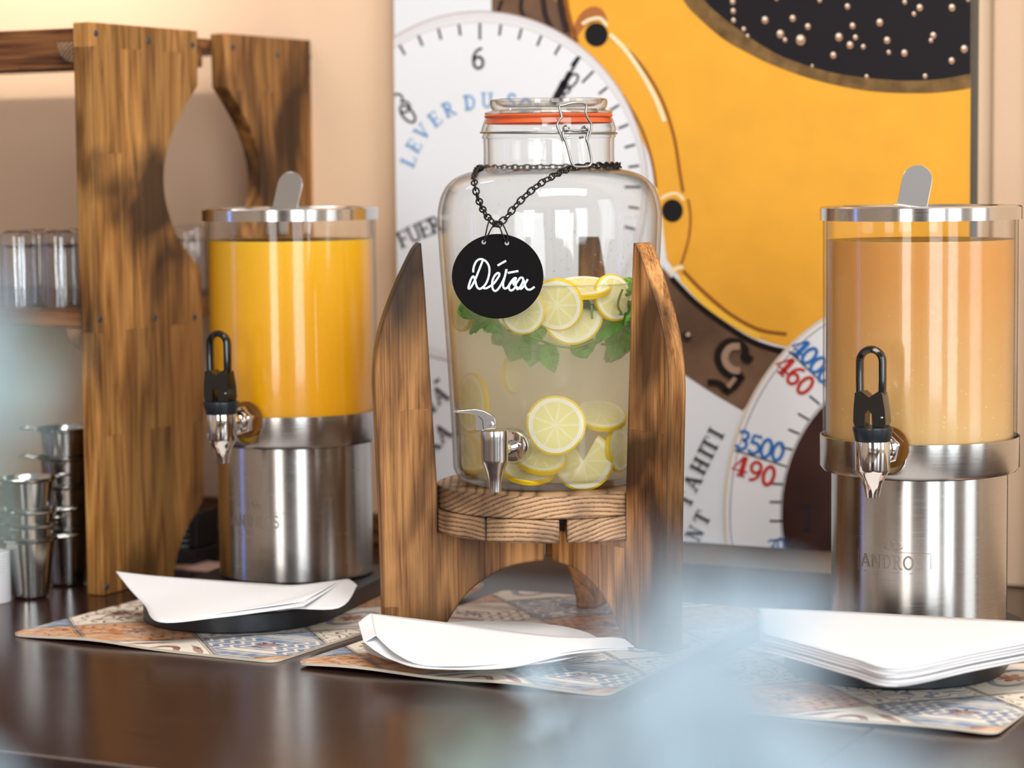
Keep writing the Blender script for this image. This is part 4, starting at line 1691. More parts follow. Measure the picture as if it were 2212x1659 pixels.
# black slabs under the dispensers
def stadium(name, label, c0, c1, r, z0, z1):
    d = (c1 - c0)
    a = math.atan2(d.y, d.x)
    pts = [(c1.x + r * math.cos(a + t), c1.y + r * math.sin(a + t)) for t in [-math.pi / 2 + math.pi * i / 24 for i in range(25)]]
    pts += [(c0.x + r * math.cos(a + t), c0.y + r * math.sin(a + t)) for t in [math.pi / 2 + math.pi * i / 24 for i in range(25)]]
    o = mesh(name, *prism_data([(x - c0.x, y - c0.y) for x, y in pts], lambda x, y, t: (x, y, t), 0, z1 - z0), M['slab'], loc=(c0.x, c0.y, z0))
    bevel(o, .0015, 2)
    autosmooth(o, 40)
    tag(o, label, 'tray', 'black dispenser trays')
    return o


MZ = .0031
stadium('drip_tray', 'black rounded slab under the orange juice dispenser, chipped rim', Vector((-.285, 2.485, 0)), Vector((DL.x, DL.y, 0)), .1, MZ + .0004, Z0 - .0003)
stadium('drip_tray', 'black rounded slab under the pale brown juice dispenser', Vector((.348, 2.19, 0)), Vector((DR.x, DR.y, 0)), .1, MZ + .0004, Z0 - .0003)

# ------------------------------------------------------------------ jar stand
JY = 2.40
JC = Vector((at_depth(1189, 700, JY).x, JY, 0))
SZ = .0034                                   # feet stand on the placemat


def zj(py, Y=JY):
    return at_depth(1189, py, Y).z


z_d1t = zj(1039)          # top of the upper disc
z_d1b = zj(1087)
z_d2t = z_d1b - .0004
z_d2b = z_d2t - .0225
stand = thing('jar_stand', 'charred wooden stand with three upright boards around a round platform', 'stand', (JC.x, JC.y, SZ), 0)
zt_tip = .392 - SZ
zo = lambda py: at_depth(805, py, 2.37).z - SZ
zi = z_d2b - SZ - .0003
outer = [(.1325, zt_tip), (.138, zt_tip - .006), (.150, zo(590)), (.162, zo(650)), (.171, zo(705)), (.1765, zo(760)), (.1785, zo(815)), (.178, zo(880)), (.1745, zo(1100)), (.1725, 0)]
arcp = [(.112, 0), (.1095, .012)] + [(.0895, .040), (.068, .056), (.045, .066), (.022, .0695), (.0105, .070)]
bp = [(.0105, zi), (.1178, zi), (.1178, z_d1t - SZ), (.1275, zo(620)), (.1305, zt_tip + .0005)] + [tuple(p) for p in smooth_path([Vector(p) for p in outer], 3)] + [tuple(p) for p in smooth_path([Vector(p) for p in arcp], 3)]
for i, az in enumerate((-169, -49, 71)):
    o = mesh('upright_board', *prism_data(bp, lambda a, b, t: (a, t, b), -.011, .011), M['wood_stand'][i], stand)
    o.rotation_euler = (0, 0, math.radians(az))
    bevel(o, .0012, 2)


def disc_piece(name, R, x0, x1, z0, z1, mt):
    n = 64
    pts = []
    a0, a1 = math.acos(max(-1, min(1, x1 / R))), math.acos(max(-1, min(1, x0 / R)))
    m_ = max(6, int(n * (a1 - a0) / math.pi))
    up = [(R * math.cos(a0 + (a1 - a0) * i / m_), R * math.sin(a0 + (a1 - a0) * i / m_)) for i in range(m_ + 1)]
    dn = [(x, -y) for x, y in reversed(up)]
    pts = up + dn
    q = []
    for p in pts:
        if not q or (abs(p[0] - q[-1][0]) + abs(p[1] - q[-1][1])) > 1e-6:
            q.append(p)
    if abs(q[0][0] - q[-1][0]) + abs(q[0][1] - q[-1][1]) < 1e-6:
        q.pop()
    o = mesh(name, *prism_data(q, lambda x, y, t: (x, y, t), z0 - SZ, z1 - SZ), mt, stand)
    bevel(o, .0016, 2)
    return o


disc_piece('platform_disc', .1150, -.1150, .1150, z_d1b, z_d1t, M['wood_disc'][0])
disc_piece('platform_plank', .1172, -.1172, -.0655, z_d2b, z_d2t, M['wood_disc'][1])
disc_piece('platform_plank', .1172, -.0650, .0050, z_d2b, z_d2t, M['wood_disc'][2])
disc_piece('platform_plank', .1172, .0120, .1172, z_d2b, z_d2t, M['wood_disc'][3])

# ------------------------------------------------------------------ glass jar
s = JY / FPX
ZB = z_d1t + .0006


def J(py, hw):
    return (hw * s, zj(py))


body_out = [(0, ZB), (.075, ZB), (.086, ZB + .001), (.0935, ZB + .005), (.0972, ZB + .012), J(1000, 214.5), J(946, 216), J(830, 221.5), J(714, 228), J(602, 235), J(556, 238), J(500, 241), J(462, 241.5), J(438, 238), J(418, 232), J(400, 222), J(387, 209), J(377, 192), J(371, 174), J(367, 158), J(364, 147), J(360, 142), J(340, 140.5), J(302, 141), J(298, 143), J(294, 144), J(291, 142), J(288, 141.5), J(285, 144), J(279, 145), J(272, 143), J(258, 138), J(255, 136)]
prof = [tuple(p) for p in smooth_path([Vector(p) for p in body_out[2:]], 4)]
prof = body_out[:2] + prof
wall_t = .0042
inner = []
for i in range(len(prof) - 1, -1, -1):
    r, z = prof[i]
    if z < ZB + .006 or r < .05:
        continue
    inner.append((max(r - wall_t, .001), z))
inner += [(.088, ZB + .0075), (.07, ZB + .006), (0, ZB + .006)]
jar = thing('glass_jar', 'large clear swing-top glass jar with steel tap on the wooden stand', 'jar', (JC.x, JC.y, 0), 0)
lathe('jar_body', prof + inner, M['glass'], jar, 128)


def jar_r(z, off=0):
    for i in range(2, len(prof) - 1):
        (r0, z0), (r1, z1) = prof[i], prof[i + 1]
        if (z0 - z) * (z1 - z) <= 0 and abs(z1 - z0) > 1e-9:
            return r0 + (r1 - r0) * (z - z0) / (z1 - z0) + off
    return .1 + off


def jar_hit(px, py, off=0.0):
    """front surface of the jar (grown by off) under a pixel"""
    d = ray(px, py)
    t = (JY - .16) / d.y
    for i in range(4000):
        p = CAMP + d * t
        r = math.hypot(p.x - JC.x, p.y - JC.y)
        if r <= jar_r(p.z, off):
            return p
        t += .0002 / d.y
        if p.y > JY:
            break
    # silhouette miss: push onto the surface sideways
    p = CAMP + d * (JY / d.y)
    return p


# lid, gasket
lid_o = [(0, zj(232)), (.045, zj(231)), J(226, 112), J(217, 118), J(214, 122), J(216, 126), J(224, 127), J(232, 125), J(236, 122), J(239, 125), J(240.5, 134), J(243, 137.5), J(246, 137.5), J(247.5, 134), J(247.5, 118), J(244, 108), J(236, 104), (0, zj(236))]
ld = lathe('jar_lid', lid_o, M['glass_lid'], jar, 96)
lathe('rubber_gasket', [J(248, 118), J(248, 137), J(250, 138), J(253.5, 137), J(254, 118)], M['gasket'], jar, 96, closed=True)
lathe('rubber_gasket_lip', [J(256, 128), J(256, 133.5), J(266, 136.5), J(267, 131)], M['gasket'], jar, 96, closed=True)
# wire band round the neck and the swing clasp
rb = 146 * s
band = []
for i in range(96):
    a = 2 * math.pi * i / 96
    band.append((rb * math.cos(a), rb * math.sin(a), zj(287) + .0014 * math.cos(a - 2.5)))
tube('wire_band', band, .0011, M['wire'], jar, 8, True)


def on_front(pts, rad):
    """pixels to points on a cylinder of the given radius round the jar axis (local)"""
    out = []
    for px, py in pts:
        d = ray(px, py)
        a = d.x ** 2 + d.y ** 2
        o_ = CAMP - JC
        b = 2 * (o_.x * d.x + o_.y * d.y)
        c = o_.x ** 2 + o_.y ** 2 - rad ** 2
        D = b * b - 4 * a * c
        t = (-b - math.sqrt(max(0, D))) / (2 * a)
        p = CAMP + d * t - JC
        out.append(p)
    return out


cl = lambda x, y: (900 + x / 3.19, 180 + y / 3.19)
bail = [cl(*p) for p in ((1010, 400), (990, 345), (968, 288), (985, 250), (1000, 232), (988, 190), (985, 155), (1010, 152), (1060, 138), (1120, 135), (1160, 140), (1170, 165), (1165, 200), (1180, 245), (1205, 285), (1195, 345), (1170, 400))]
tube('clasp_bail', smooth_path(on_front(bail, .0715), 3), .0012, M['wire'], jar, 8)
lever = [cl(*p) for p in ((1035, 312), (1012, 330), (1010, 365), (1030, 410), (1050, 480), (1065, 540), (1085, 570), (1130, 575), (1185, 570), (1205, 545), (1200, 500), (1185, 430), (1170, 380), (1180, 335), (1155, 310))]
tube('clasp_lever', smooth_path(on_front(lever, .0735), 3), .0012, M['wire'], jar, 8)
tube('clasp_pin', on_front([cl(1030, 318), cl(1100, 328), cl(1165, 318)], .0745), .0011, M['wire'], jar, 8)
for c_ in ((1030, 312), (1158, 318)):
    q = on_front([cl(*c_)], .074)[0]
    ring = [q + Vector((.0028 * math.cos(t), -.001 * math.sin(2 * t), .0028 * math.sin(t))) for t in [2 * math.pi * i / 14 for i in range(14)]]
    tube('clasp_coil', ring, .001, M['wire'], jar, 6, True)
for c_ in ((1045, 375), (1135, 372)):
    q = on_front([cl(c_[0] - 14, c_[1] + 3), cl(c_[0] + 14, c_[1] - 3)], .0745)
    tube('clasp_end', q, .0011, M['wire'], jar, 6)

# tap on the jar
PHI = math.radians(-21.5)
td = Vector((math.sin(PHI), -math.cos(PHI), 0))
zt0 = at_depth(1112, 962, 2.31).z
rj0 = jar_r(zt0)
rsp = .152
spx = JC + td * rsp
zz = lambda py: at_depth(1055, py, spx.y).z
tapb = lathe('tap_body', [(0, zz(1063)), (.0046, zz(1063)), (.0058, zz(1062)), (.0063, zz(1040)), (.0085, zz(1020)), (.0118, zz(1000)), (.0126, zz(992)), (.0128, zz(952)), (.0130, zz(950)), (.0130, zz(934)), (.0128, zz(930)), (0, zz(929))], M['satin'], jar, 40, loc=(td * rsp))
tapb.rotation_euler = (0, 0, 0)
xft = Matrix.Translation((-td * (rsp - rj0)) + Vector((0, 0, zt0))) @ td.to_track_quat('Z', 'Y').to_matrix().to_4x4()
lathe('tap_flange', [(0, .003), (.0148, .003), (.0152, .0035), (.0152, .0065), (.014, .0085), (.0085, .0095), (0, .0095)], M['chrome'], tapb, 40, xf=xft)
lathe('tap_gasket', [(.005, .0002), (.0175, .0002), (.0178, .0028), (.005, .0028)], M['dish'], tapb, 40, closed=True, xf=xft)
lathe('tap_pipe', [(0, .0096), (.0068, .0096), (.0068, .05), (0, .05)], M['chrome'], tapb, 28, xf=xft)
# curved lever over a block
yv = Vector((0, 0, 0))
lx = lambda px: (at_depth(px, 900, spx.y).x - spx.x)
lz = lambda py: at_depth(1050, py, spx.y).z
# side view of the lever in the picture plane, with real width in depth
lev = [(lx(978), lz(886)), (lx(990), lz(884.5)), (lx(1010), lz(883)), (lx(1028), lz(882)), (lx(1046), lz(886)), (lx(1062), lz(895)), (lx(1070), lz(903)), (lx(1071), lz(924)), (lx(1044), lz(927)), (lx(1042), lz(906)), (lx(1034), lz(898)), (lx(1024), lz(893)), (lx(1008), lz(890)), (lx(990), lz(889.5)), (lx(979), lz(888.5))]
lo2 = mesh('tap_lever', *prism_data(lev, lambda a, b, t: (a, t, b), -.0075, .0075), M['satin'], tapb)
bevel(lo2, .001, 2, 40)
autosmooth(lo2, 50)
box('lever_stem', lx(1027), lx(1046), -.005, .005, lz(929), lz(893), M['satin'], tapb, .0005)
lathe('lever_pin', [(0, .0008), (.0022, .0006), (.0025, 0)], M['eyelet'], tapb, 14, xf=Matrix.Translation((lx(1062), -.0076, lz(915))) @ Matrix.Rotation(math.pi / 2, 4, 'X'))

# drops of condensation inside the glass above the water
rd_ = random.Random(3)
dv = []
for _ in range(90):
    px, py = rd_.uniform(1190, 1372), rd_.triangular(470, 598, 590)
    if _ % 4 == 0:
        px, py = rd_.uniform(1010, 1400), rd_.uniform(375, 600)
    p = jar_hit(px, py, -wall_t) - JC
    r_ = rd_.uniform(.0005, .0014)
    nrm = Vector((p.x, p.y, 0)).normalized()
    u_ = nrm.orthogonal().normalized()
    w_ = nrm.cross(u_)
    V_ = [p - nrm * (r_ * .7)]
    for rr_, h_ in ((.6, .5), (1, 0)):
        for k in range(8):
            t = 2 * math.pi * k / 8
            V_.append(p - nrm * (r_ * h_) + (u_ * math.cos(t) + w_ * math.sin(t)) * (r_ * rr_))
    F_ = [(0, 1 + k, 1 + (k + 1) % 8) for k in range(8)] + [(1 + k, 9 + k, 9 + (k + 1) % 8, 1 + (k + 1) % 8) for k in range(8)]
    dv.append((V_, F_))
o = mesh('droplets', *join_data(dv), M['tumbler'], jar, True)
o['kind'] = 'stuff'

# lemon water
z_w = zj(607)
wat = [(0, ZB + .0066), (.07, ZB + .0066), (.0875, ZB + .0085), (.092, ZB + .014)]
for py in (1000, 900, 800, 700, 640):
    z = zj(py)
    wat.append((jar_r(z) - wall_t - .0006, z))
wat += [(jar_r(z_w) - wall_t - .0006, z_w), (jar_r(z_w) - wall_t - .004, z_w - .0012), (0, z_w - .0012)]
o = lathe('lemon_water', wat, M['lemon_water'], None, 96, loc=(JC.x, JC.y, 0))
tag(o, 'cloudy pale yellow lemon water filling the glass jar', 'drink')


# ------------------------------------------------------------------ lemon slices
def slice_meshes(R, th, notch=None):
    """rind ring, pith ring and flesh disc, in the xy plane; notch: (angle0, angle1) missing sector"""
    seg = 40
    if notch:
        a0, a1 = notch
        angs = [a1 + (2 * math.pi - (a1 - a0)) * i / seg for i in range(seg + 1)]
    else:
        angs = [2 * math.pi * i / seg for i in range(seg)]
    cl_ = notch is None

    def ringm(r0, r1, z0, z1):
        V, F = [], []
        for a in angs:
            wob = 1 + .012 * math.sin(3 * a + R * 900)
            for (r, z) in ((r0, -z0), (r1, -z1), (r1, z1), (r0, z0)):
                V.append((r * wob * math.cos(a), r * wob * math.sin(a), z))
        n = len(angs)
        for i in range(n if cl_ else n - 1):
            j = (i + 1) % n
            for k in range(4):
                k2 = (k + 1) % 4
                F.append((4 * i + k, 4 * i + k2, 4 * j + k2, 4 * j + k))
        if not cl_:
            F.append((3, 2, 1, 0))
            F.append((4 * (n - 1), 4 * (n - 1) + 1, 4 * (n - 1) + 2, 4 * (n - 1) + 3))
        return V, F
    rind = ringm(R * .93, R, th * .5, th * .36)
    pith = ringm(R * .78, R * .929, th * .49, th * .49)
    V, F = [(0, 0, -th * .42), (0, 0, th * .42)], []
    n = len(angs)
    for a in angs:
        wob = 1 + .012 * math.sin(3 * a + R * 900)
        V.append((R * .779 * wob * math.cos(a), R * .779 * wob * math.sin(a), -th * .45))
        V.append((R * .779 * wob * math.cos(a), R * .779 * wob * math.sin(a), th * .45))
    for i in range(n if cl_ else n - 1):
        j = (i + 1) % n
        F.append((0, 2 + 2 * j, 2 + 2 * i))
        F.append((1, 3 + 2 * i, 3 + 2 * j))
        F.append((2 + 2 * i, 2 + 2 * j, 3 + 2 * j, 3 + 2 * i))
    if not cl_:
        F.append((0, 2, 3, 1))
        F.append((0, 1, 3 + 2 * (n - 1), 2 + 2 * (n - 1)))
    return rind, pith, (V, F)


def lemon(label, px, py, rpx, normal, off, notch=None, spin=0.0, th=.0055):
    """slice centred under pixel px, py, off metres inside the jar's front wall, facing normal"""
    p = jar_hit(px, py, -(wall_t + .001)) + Vector((0, off, 0))
    R = rpx * p.y / FPX
    n = Vector(normal).normalized()
    # keep the whole slice inside the water
    for _ in range(60):
        u = n.orthogonal().normalized()
        w = n.cross(u)
        worst, dirn = 0, None
        for k in range(16):
            t = 2 * math.pi * k / 16
            for sgn in (-1, 1):
                q = p + u * (R * math.cos(t)) + w * (R * math.sin(t)) + n * (sgn * th * .5)
                rr = math.hypot(q.x - JC.x, q.y - JC.y) - (jar_r(max(q.z, ZB + .03)) - wall_t - .0015)
                if rr > worst:
                    worst, dirn = rr, Vector((JC.x - q.x, JC.y - q.y, 0)).normalized()
        if worst <= 1e-5:
            break
        p = p + Vector((dirn.x * .25, dirn.y, 0)) * max(worst, .0003)
    th_ = thing('lemon_slice', label, 'lemon slice', p, 0, 'lemon slices in the jar')
    q = n.to_track_quat('Z', 'Y')
    th_.rotation_mode = 'QUATERNION'
    from mathutils import Quaternion
    th_.rotation_quaternion = q @ Quaternion((0, 0, 1), spin)
    rd, pt, fl = slice_meshes(R, th, notch)
    autosmooth(mesh('rind', *rd, M['rind'], th_), 40)
    autosmooth(mesh('pith', *pt, M['pith'], th_), 40)
    autosmooth(mesh('flesh', *fl, M['flesh'], th_), 40)
    return th_


lemon('large round lemon slice facing out above the tap flange', 1203, 921, 65, (-.05, -1, .12), .001)
lemon('notched lemon slice at the jar bottom, beside the large round one', 1270, 1001, 66, (-.12, -1, .05), .0005, (math.radians(60), math.radians(122)), 0)
lemon('lemon slice lying low beneath the tap flange', 1140, 1022, 58, (.05, -.42, .9), .004)
lemon('lemon slice half hidden under the large round slice', 1168, 992, 58, (.1, -.55, .8), .022)
lemon('tall lemon slice on edge against the glass behind the tap lever', 996, 872, 66, (-.88, -.5, .05), .004)
lemon('lemon slice on edge low in the jar, beside the charred board', 984, 985, 48, (-.92, -.4, 0), .004)
lemon('lemon slice with deep yellow rind behind the tap spout', 1020, 1000, 46, (-.3, -.5, .85), .03)
lemon('lemon slice tilted up next to the front wooden board', 1308, 905, 58, (.1, -.45, .9), .012)
lemon('lemon slice on edge near the jar bottom by the front board', 1338, 975, 48, (.85, -.5, .1), .006)
lemon('pale lemon slice under the surface, front one of the floating pair', 1206, 660, 58, (-.25, -1, -.12), .002)
lemon('lemon slice behind the pale one, showing a ring of rind', 1238, 682, 66, (.1, -1, .1), .020)
lemon('pale lemon slice peeping from below the black tag', 1128, 676, 48, (-.1, -1, .1), .004)
lemon('lemon slice floating flat at the water surface', 1262, 625, 62, (0, -.30, .95), .028)
lemon('lemon slice on edge at the water line by the mint', 1326, 645, 52, (.55, -.75, .2), .012)
lemon('lemon slice on edge at the water line beside the black tag', 978, 662, 56, (-.9, -.45, .05), .004)
lemon('faint lemon slice deep in the cloudy water', 1108, 820, 42, (.85, -.5, .05), .055)


# ------------------------------------------------------------------ mint
def leaf_data(Ln, W, curl=.25, fold=.25, serr=.09, nx=22, ny=5):
    V, F = [], []
    for i in range(nx + 1):
        u = i / nx
        w = W * (math.sin(math.pi * min(1, u ** .75)) ** .8) * (1 + (serr if i % 2 else -serr)) if 0 < i < nx else W * .02
        for j in range(-ny, ny + 1):
            v = j / ny
            x = u * Ln
            y = v * w / 2
            z = -curl * Ln * u * u + fold * abs(y) + .05 * W * math.sin(u * 26 - abs(v) * 3) * (1 - v * v * .5) * (1 if serr else .2)
            V.append((x, y, z))
    m_ = 2 * ny + 1
    for i in range(nx):
        for j in range(2 * ny):
            F.append((i * m_ + j, (i + 1) * m_ + j, (i + 1) * m_ + j + 1, i * m_ + j + 1))
    return V, F


def sprig(label, stem_px, leaves, off, mt='mint'):
    """stem_px: pixels along the stem; leaves: (pixel base, pixel tip, width px, roll, depth offset)"""
    pts = [jar_hit(a, b, -(wall_t + .002)) + Vector((0, off, 0)) for a, b in stem_px]
    th = thing('mint_sprig', label, 'mint', pts[0], 0, 'mint sprigs in the jar')
    tube('stem', [p - pts[0] for p in smooth_path(pts, 4)], .0011, M['mint_stem'], th, 6)
    for (b, t, w, roll, dd) in leaves:
        pb = jar_hit(*b, -(wall_t + .006)) + Vector((0, off + dd, 0))
        pt = jar_hit(*t, -(wall_t + .006)) + Vector((0, off + dd * .4, 0))
        d = pt - pb
        Ln = d.length
        W = w * pb.y / FPX
        V, F = leaf_data(Ln, W)
        q = d.to_track_quat('X', 'Z')
        from mathutils import Quaternion
        # face the leaf towards the glass, then roll
        zax = Vector((0, -1, .35))
        xax = d.normalized()
        yax = zax.cross(xax).normalized()
        zax = xax.cross(yax)
        Rm = Matrix((xax, yax, zax)).transposed()
        Rm = Rm @ Matrix.Rotation(roll, 3, 'X')
        V = [Rm @ Vector(v) + (pb - pts[0]) for v in V]
        o = mesh('leaf', V, F, M[mt], th, True)
        sl = o.modifiers.new('thick', 'SOLIDIFY')
        sl.thickness = .0004
        mv = [Rm @ Vector((u * Ln, 0, -.25 * Ln * u * u + .0006)) + (pb - pts[0]) for u in [i / 8 for i in range(9)]]
        tube('midrib', mv, .0005, M['vein'], o, 5)
    return th


sprig('fresh green mint sprig at the water line next to the front board', [(1352, 690), (1335, 660), (1345, 625)],
      [((1356, 640), (1290, 730), 72, .1, .002), ((1345, 640), (1362, 596), 46, -.1, .003), ((1356, 660), (1352, 765), 70, .1, .006), ((1345, 700), (1325, 778), 60, -.2, .012), ((1352, 662), (1304, 662), 46, .1, .001)], .003)
sprig('dark mint sprig between the floating lemon slices', [(1280, 690), (1278, 660)],
      [((1312, 655), (1240, 648), 46, .2, .002), ((1285, 665), (1290, 720), 36, -.3, .006)], .006, 'mint_dark')
sprig('mint sprig below the black tag, nearest the charred board', [(1040, 700), (1015, 680), (1000, 660)],
      [((1060, 690), (1000, 700), 66, .2, .003), ((1020, 690), (1006, 640), 52, -.2, .004), ((1045, 690), (1080, 715), 40, .3, .004)], .003)
sprig('mint sprig trailing down under the pale lemon slice', [(1095, 715), (1140, 725), (1190, 745), (1240, 752), (1290, 735)],
      [((1130, 735), (1185, 705), 44, .2, .002), ((1130, 730), (1100, 780), 70, .1, .024), ((1180, 745), (1196, 806), 46, .2, .014), ((1100, 720), (1060, 740), 60, .3, .022), ((1150, 745), (1150, 790), 60, -.2, .022), ((1236, 765), (1292, 738), 44, .2, .008)], .010)
sprig('mint sprig low on the water behind the front board side', [(1300, 745), (1330, 742), (1356, 730)],
      [((1320, 745), (1352, 775), 70, .3, .016), ((1240, 740), (1270, 775), 40, .2, .014)], .008, 'mint_dark')

# ------------------------------------------------------------------ hanging tag with chain
TY = 2.2835
tc_ = at_depth(1075, 597, TY)
tagt = thing('hanging_tag', 'round black tag with white handwriting hanging by a chain round the jar neck', 'tag', tc_, 0)
RXT, RZT = 99 * TY / FPX, 91.5 * TY / FPX
n = 72
pts = [(RXT * math.cos(2 * math.pi * i / n), RZT * math.sin(2 * math.pi * i / n)) for i in range(n)]
o = mesh('tag_disc', *prism_data(pts, lambda a, b, t: (a, t, b), 0, .0022), M['tagboard'], tagt)
bevel(o, .0004, 1)
hand = [
    [(352, 735), (350, 690), (365, 620), (400, 545), (450, 503), (510, 500), (580, 540), (625, 610), (640, 690), (630, 790), (600, 890), (560, 960), (510, 1010), (460, 1030), (420, 1000), (395, 930), (382, 870), (362, 815), (338, 812), (308, 860), (280, 940), (265, 1000), (272, 1028), (310, 1000), (350, 930), (390, 850), (430, 750), (470, 650), (505, 560), (520, 520)],
    [(525, 1015), (580, 1020), (640, 990), (720, 930), (780, 850), (815, 790), (812, 752), (780, 750), (730, 800), (695, 880), (688, 960), (700, 1030), (740, 1068), (790, 1040), (850, 950), (900, 850), (935, 740), (947, 675)],
    [(940, 690), (928, 760), (905, 850), (885, 930), (890, 1000), (920, 1025), (968, 1000), (1010, 930), (1060, 862), (1100, 835), (1115, 850), (1060, 890), (1005, 950), (990, 1020), (1025, 1060), (1080, 1030), (1112, 970), (1110, 905), (1085, 890), (1068, 930), (1092, 958), (1140, 900), (1190, 835), (1230, 832), (1245, 880), (1212, 960), (1165, 1028), (1132, 1030), (1145, 985)],
    [(1232, 830), (1262, 900), (1285, 990), (1320, 1038), (1380, 1040), (1450, 992)],
    [(1328, 855), (1290, 920), (1240, 1000), (1190, 1040)],
    [(785, 615), (860, 570), (940, 525)],
    [(970, 745), (1060, 728), (1160, 710)]]
parts = []
for k_, st in enumerate(hand):
    pp = smooth_path([Vector(p) for p in st], 5)
    loc = []
    for q in pp:
        w = at_depth(980 + q.x / 8.295, 500 + q.y / 8.295, TY) - tc_
        loc.append((w.x, -.0003 - .00004 * k_, w.z))
    v, f = tube_data(loc, .00108 if k_ < 5 else .0011, 8)
    v = [(p[0], -.0001 + (p[1] + .0001) * .35, p[2]) for p in v]
    parts.append((v, f))
o = mesh('handwriting', *join_data(parts), M['chalk'], tagt, True)
o['label'] = 'white handwritten word on the black disc'
for ex, ey in ((1045, 523), (1095, 525)):
    q = at_depth(ex, ey, TY) - tc_
    lathe('eyelet', [(.0006, .0004), (.0022, .0004), (.0024, 0)], M['eyelet'], tagt, 14, xf=Matrix.Translation((q.x, -.0001, q.z)) @ Matrix.Rotation(math.pi / 2, 4, 'X'))
# chain path: round the neck, down over the shoulder to the crossing point
link_px_l = [(1046, 361), (1036, 362), (1027, 370), (1024, 384), (1027, 408), (1034, 432), (1046, 458), (1060, 476), (1074, 484)]
link_px_r = [(1074, 484), (1092, 472), (1108, 452), (1130, 428), (1160, 402), (1192, 382), (1226, 366), (1262, 359), (1300, 357), (1332, 357)]
zneck = zj(361)
rn = 141 * s + .004


def drop(pxs):
    out = []
    for a, b in pxs:
        p = jar_hit(a, b, .0035)
        if b > 440:
            k = min(1, (b - 440) / 44)
            p = p.lerp(at_depth(a, b, TY - .001), k)
        out.append(p)
    return out


pl_, pr_ = drop(link_px_l), drop(link_px_r)
pl_[0] = JC + Vector((-rn * .99, -rn * .10, zneck))
pr_[-1] = JC + Vector((rn * .99, -rn * .12, zneck + .001))
back = [JC + Vector((rn * math.cos(t), rn * math.sin(t), zneck)) for t in [math.radians(12 + 156 * i / 12) for i in range(13)]]
path = smooth_path(pr_ + back + pl_, 10)
# resample into links
acc = [0]
for i in range(1, len(path)):
    acc.append(acc[-1] + (path[i] - path[i - 1]).length)
pitch = .0066
nl = int(acc[-1] / pitch)
a_, b_ = .0046, .0030
lk = [(a_ * math.cos(t) * 1.0, b_ * math.sin(t), 0) for t in [2 * math.pi * i / 12 for i in range(12)]]
lv, lf = tube_data(lk, .00085, 6, True)
lm = None
for k in range(nl + 1):
    sacc = acc[-1] * k / nl
    i = max(j for j in range(len(acc)) if acc[j] <= sacc + 1e-9)
    i = min(i, len(path) - 2)
    seg_ = acc[i + 1] - acc[i]
    p = path[i].lerp(path[i + 1], (sacc - acc[i]) / seg_ if seg_ > 0 else 0)
    d = (path[min(i + 3, len(path) - 1)] - path[max(i - 2, 0)]).normalized()
    rad_ = Vector((p.x - JC.x, p.y - JC.y, .02)).normalized()
    xax = d
    yax = rad_.cross(xax).normalized()
    zax = xax.cross(yax)
    Rm = Matrix((xax, yax, zax)).transposed() @ Matrix.Rotation(math.radians(38 if k % 2 else -38), 3, 'X')
    if lm is None:
        o = mesh('chain_link', lv, lf, M['chain'], tagt, True)
        lm = o
    else:
        o = lm.copy()
        col.objects.link(o)
        o.parent = tagt
    o.rotation_mode = 'QUATERNION'
    o.rotation_quaternion = Rm.to_quaternion()
    o.location = p - tc_
# wire hooks from the crossing to the eyelets
for w_ in ([(1056, 478), (1052, 492), (1048, 512), (1045, 522)], [(1076, 482), (1062, 492), (1054, 508), (1046, 523)], [(1070, 480), (1080, 492), (1086, 508), (1094, 524)], [(1084, 480), (1090, 492), (1097, 508), (1096, 524)]):
    tube('hook_wire', [at_depth(a, b, TY - .0018) - tc_ for a, b in w_], .0007, M['chain'], tagt, 6)


# ------------------------------------------------------------------ napkins and plates
SL_T = Z0 + .0008
nk1 = thing('paper_napkin', 'white napkin folded across the slab of the orange juice dispenser', 'napkin', at_height(500, 1310, SL_T), 0, 'paper napkins')


def sheet(name, par, top, bot, sub=6, thick=.0009, nv=14, sag=0.0, lower=0.0):
    E_t = smooth_path([at_height(a, b, z) for a, b, z in top], sub)
    E_b = smooth_path([at_height(a, b, z) for a, b, z in bot], sub)
    n = len(E_t)
    V, F = [], []
    for j in range(nv + 1):
        t = j / nv
        for i in range(n):
            p = E_t[i].lerp(E_b[i], t)
            p.z -= sag * math.sin(math.pi * t) * math.sin(math.pi * i / (n - 1)) + lower
            V.append(p - par.location)
    for j in range(nv):
        for i in range(n - 1):
            F.append((j * n + i, j * n + i + 1, (j + 1) * n + i + 1, (j + 1) * n + i))
    o = mesh(name, V, F, M['napkin'], par, True)
    sl = o.modifiers.new('thick', 'SOLIDIFY')
    sl.thickness = thick
    sl.offset = -1
    return o


sheet('upper_fold', nk1, [(250, 1234, .048), (330, 1243, .046), (450, 1252, .044), (570, 1260, .042), (640, 1263, .042), (720, 1254, .043), (750, 1250, .043)],
      [(262, 1248, .045), (282, 1274, .038), (312, 1306, .031), (345, 1343, .0275), (470, 1333, .0285), (600, 1316, .032), (655, 1308, .036)])
sheet('lower_fold', nk1, [(655, 1300, .036), (690, 1280, .040), (722, 1262, .042), (750, 1250, .043), (772, 1264, .040)],
      [(345, 1344, .0262), (480, 1332, .027), (610, 1314, .031), (732, 1312, .031), (772, 1264, .0395)])

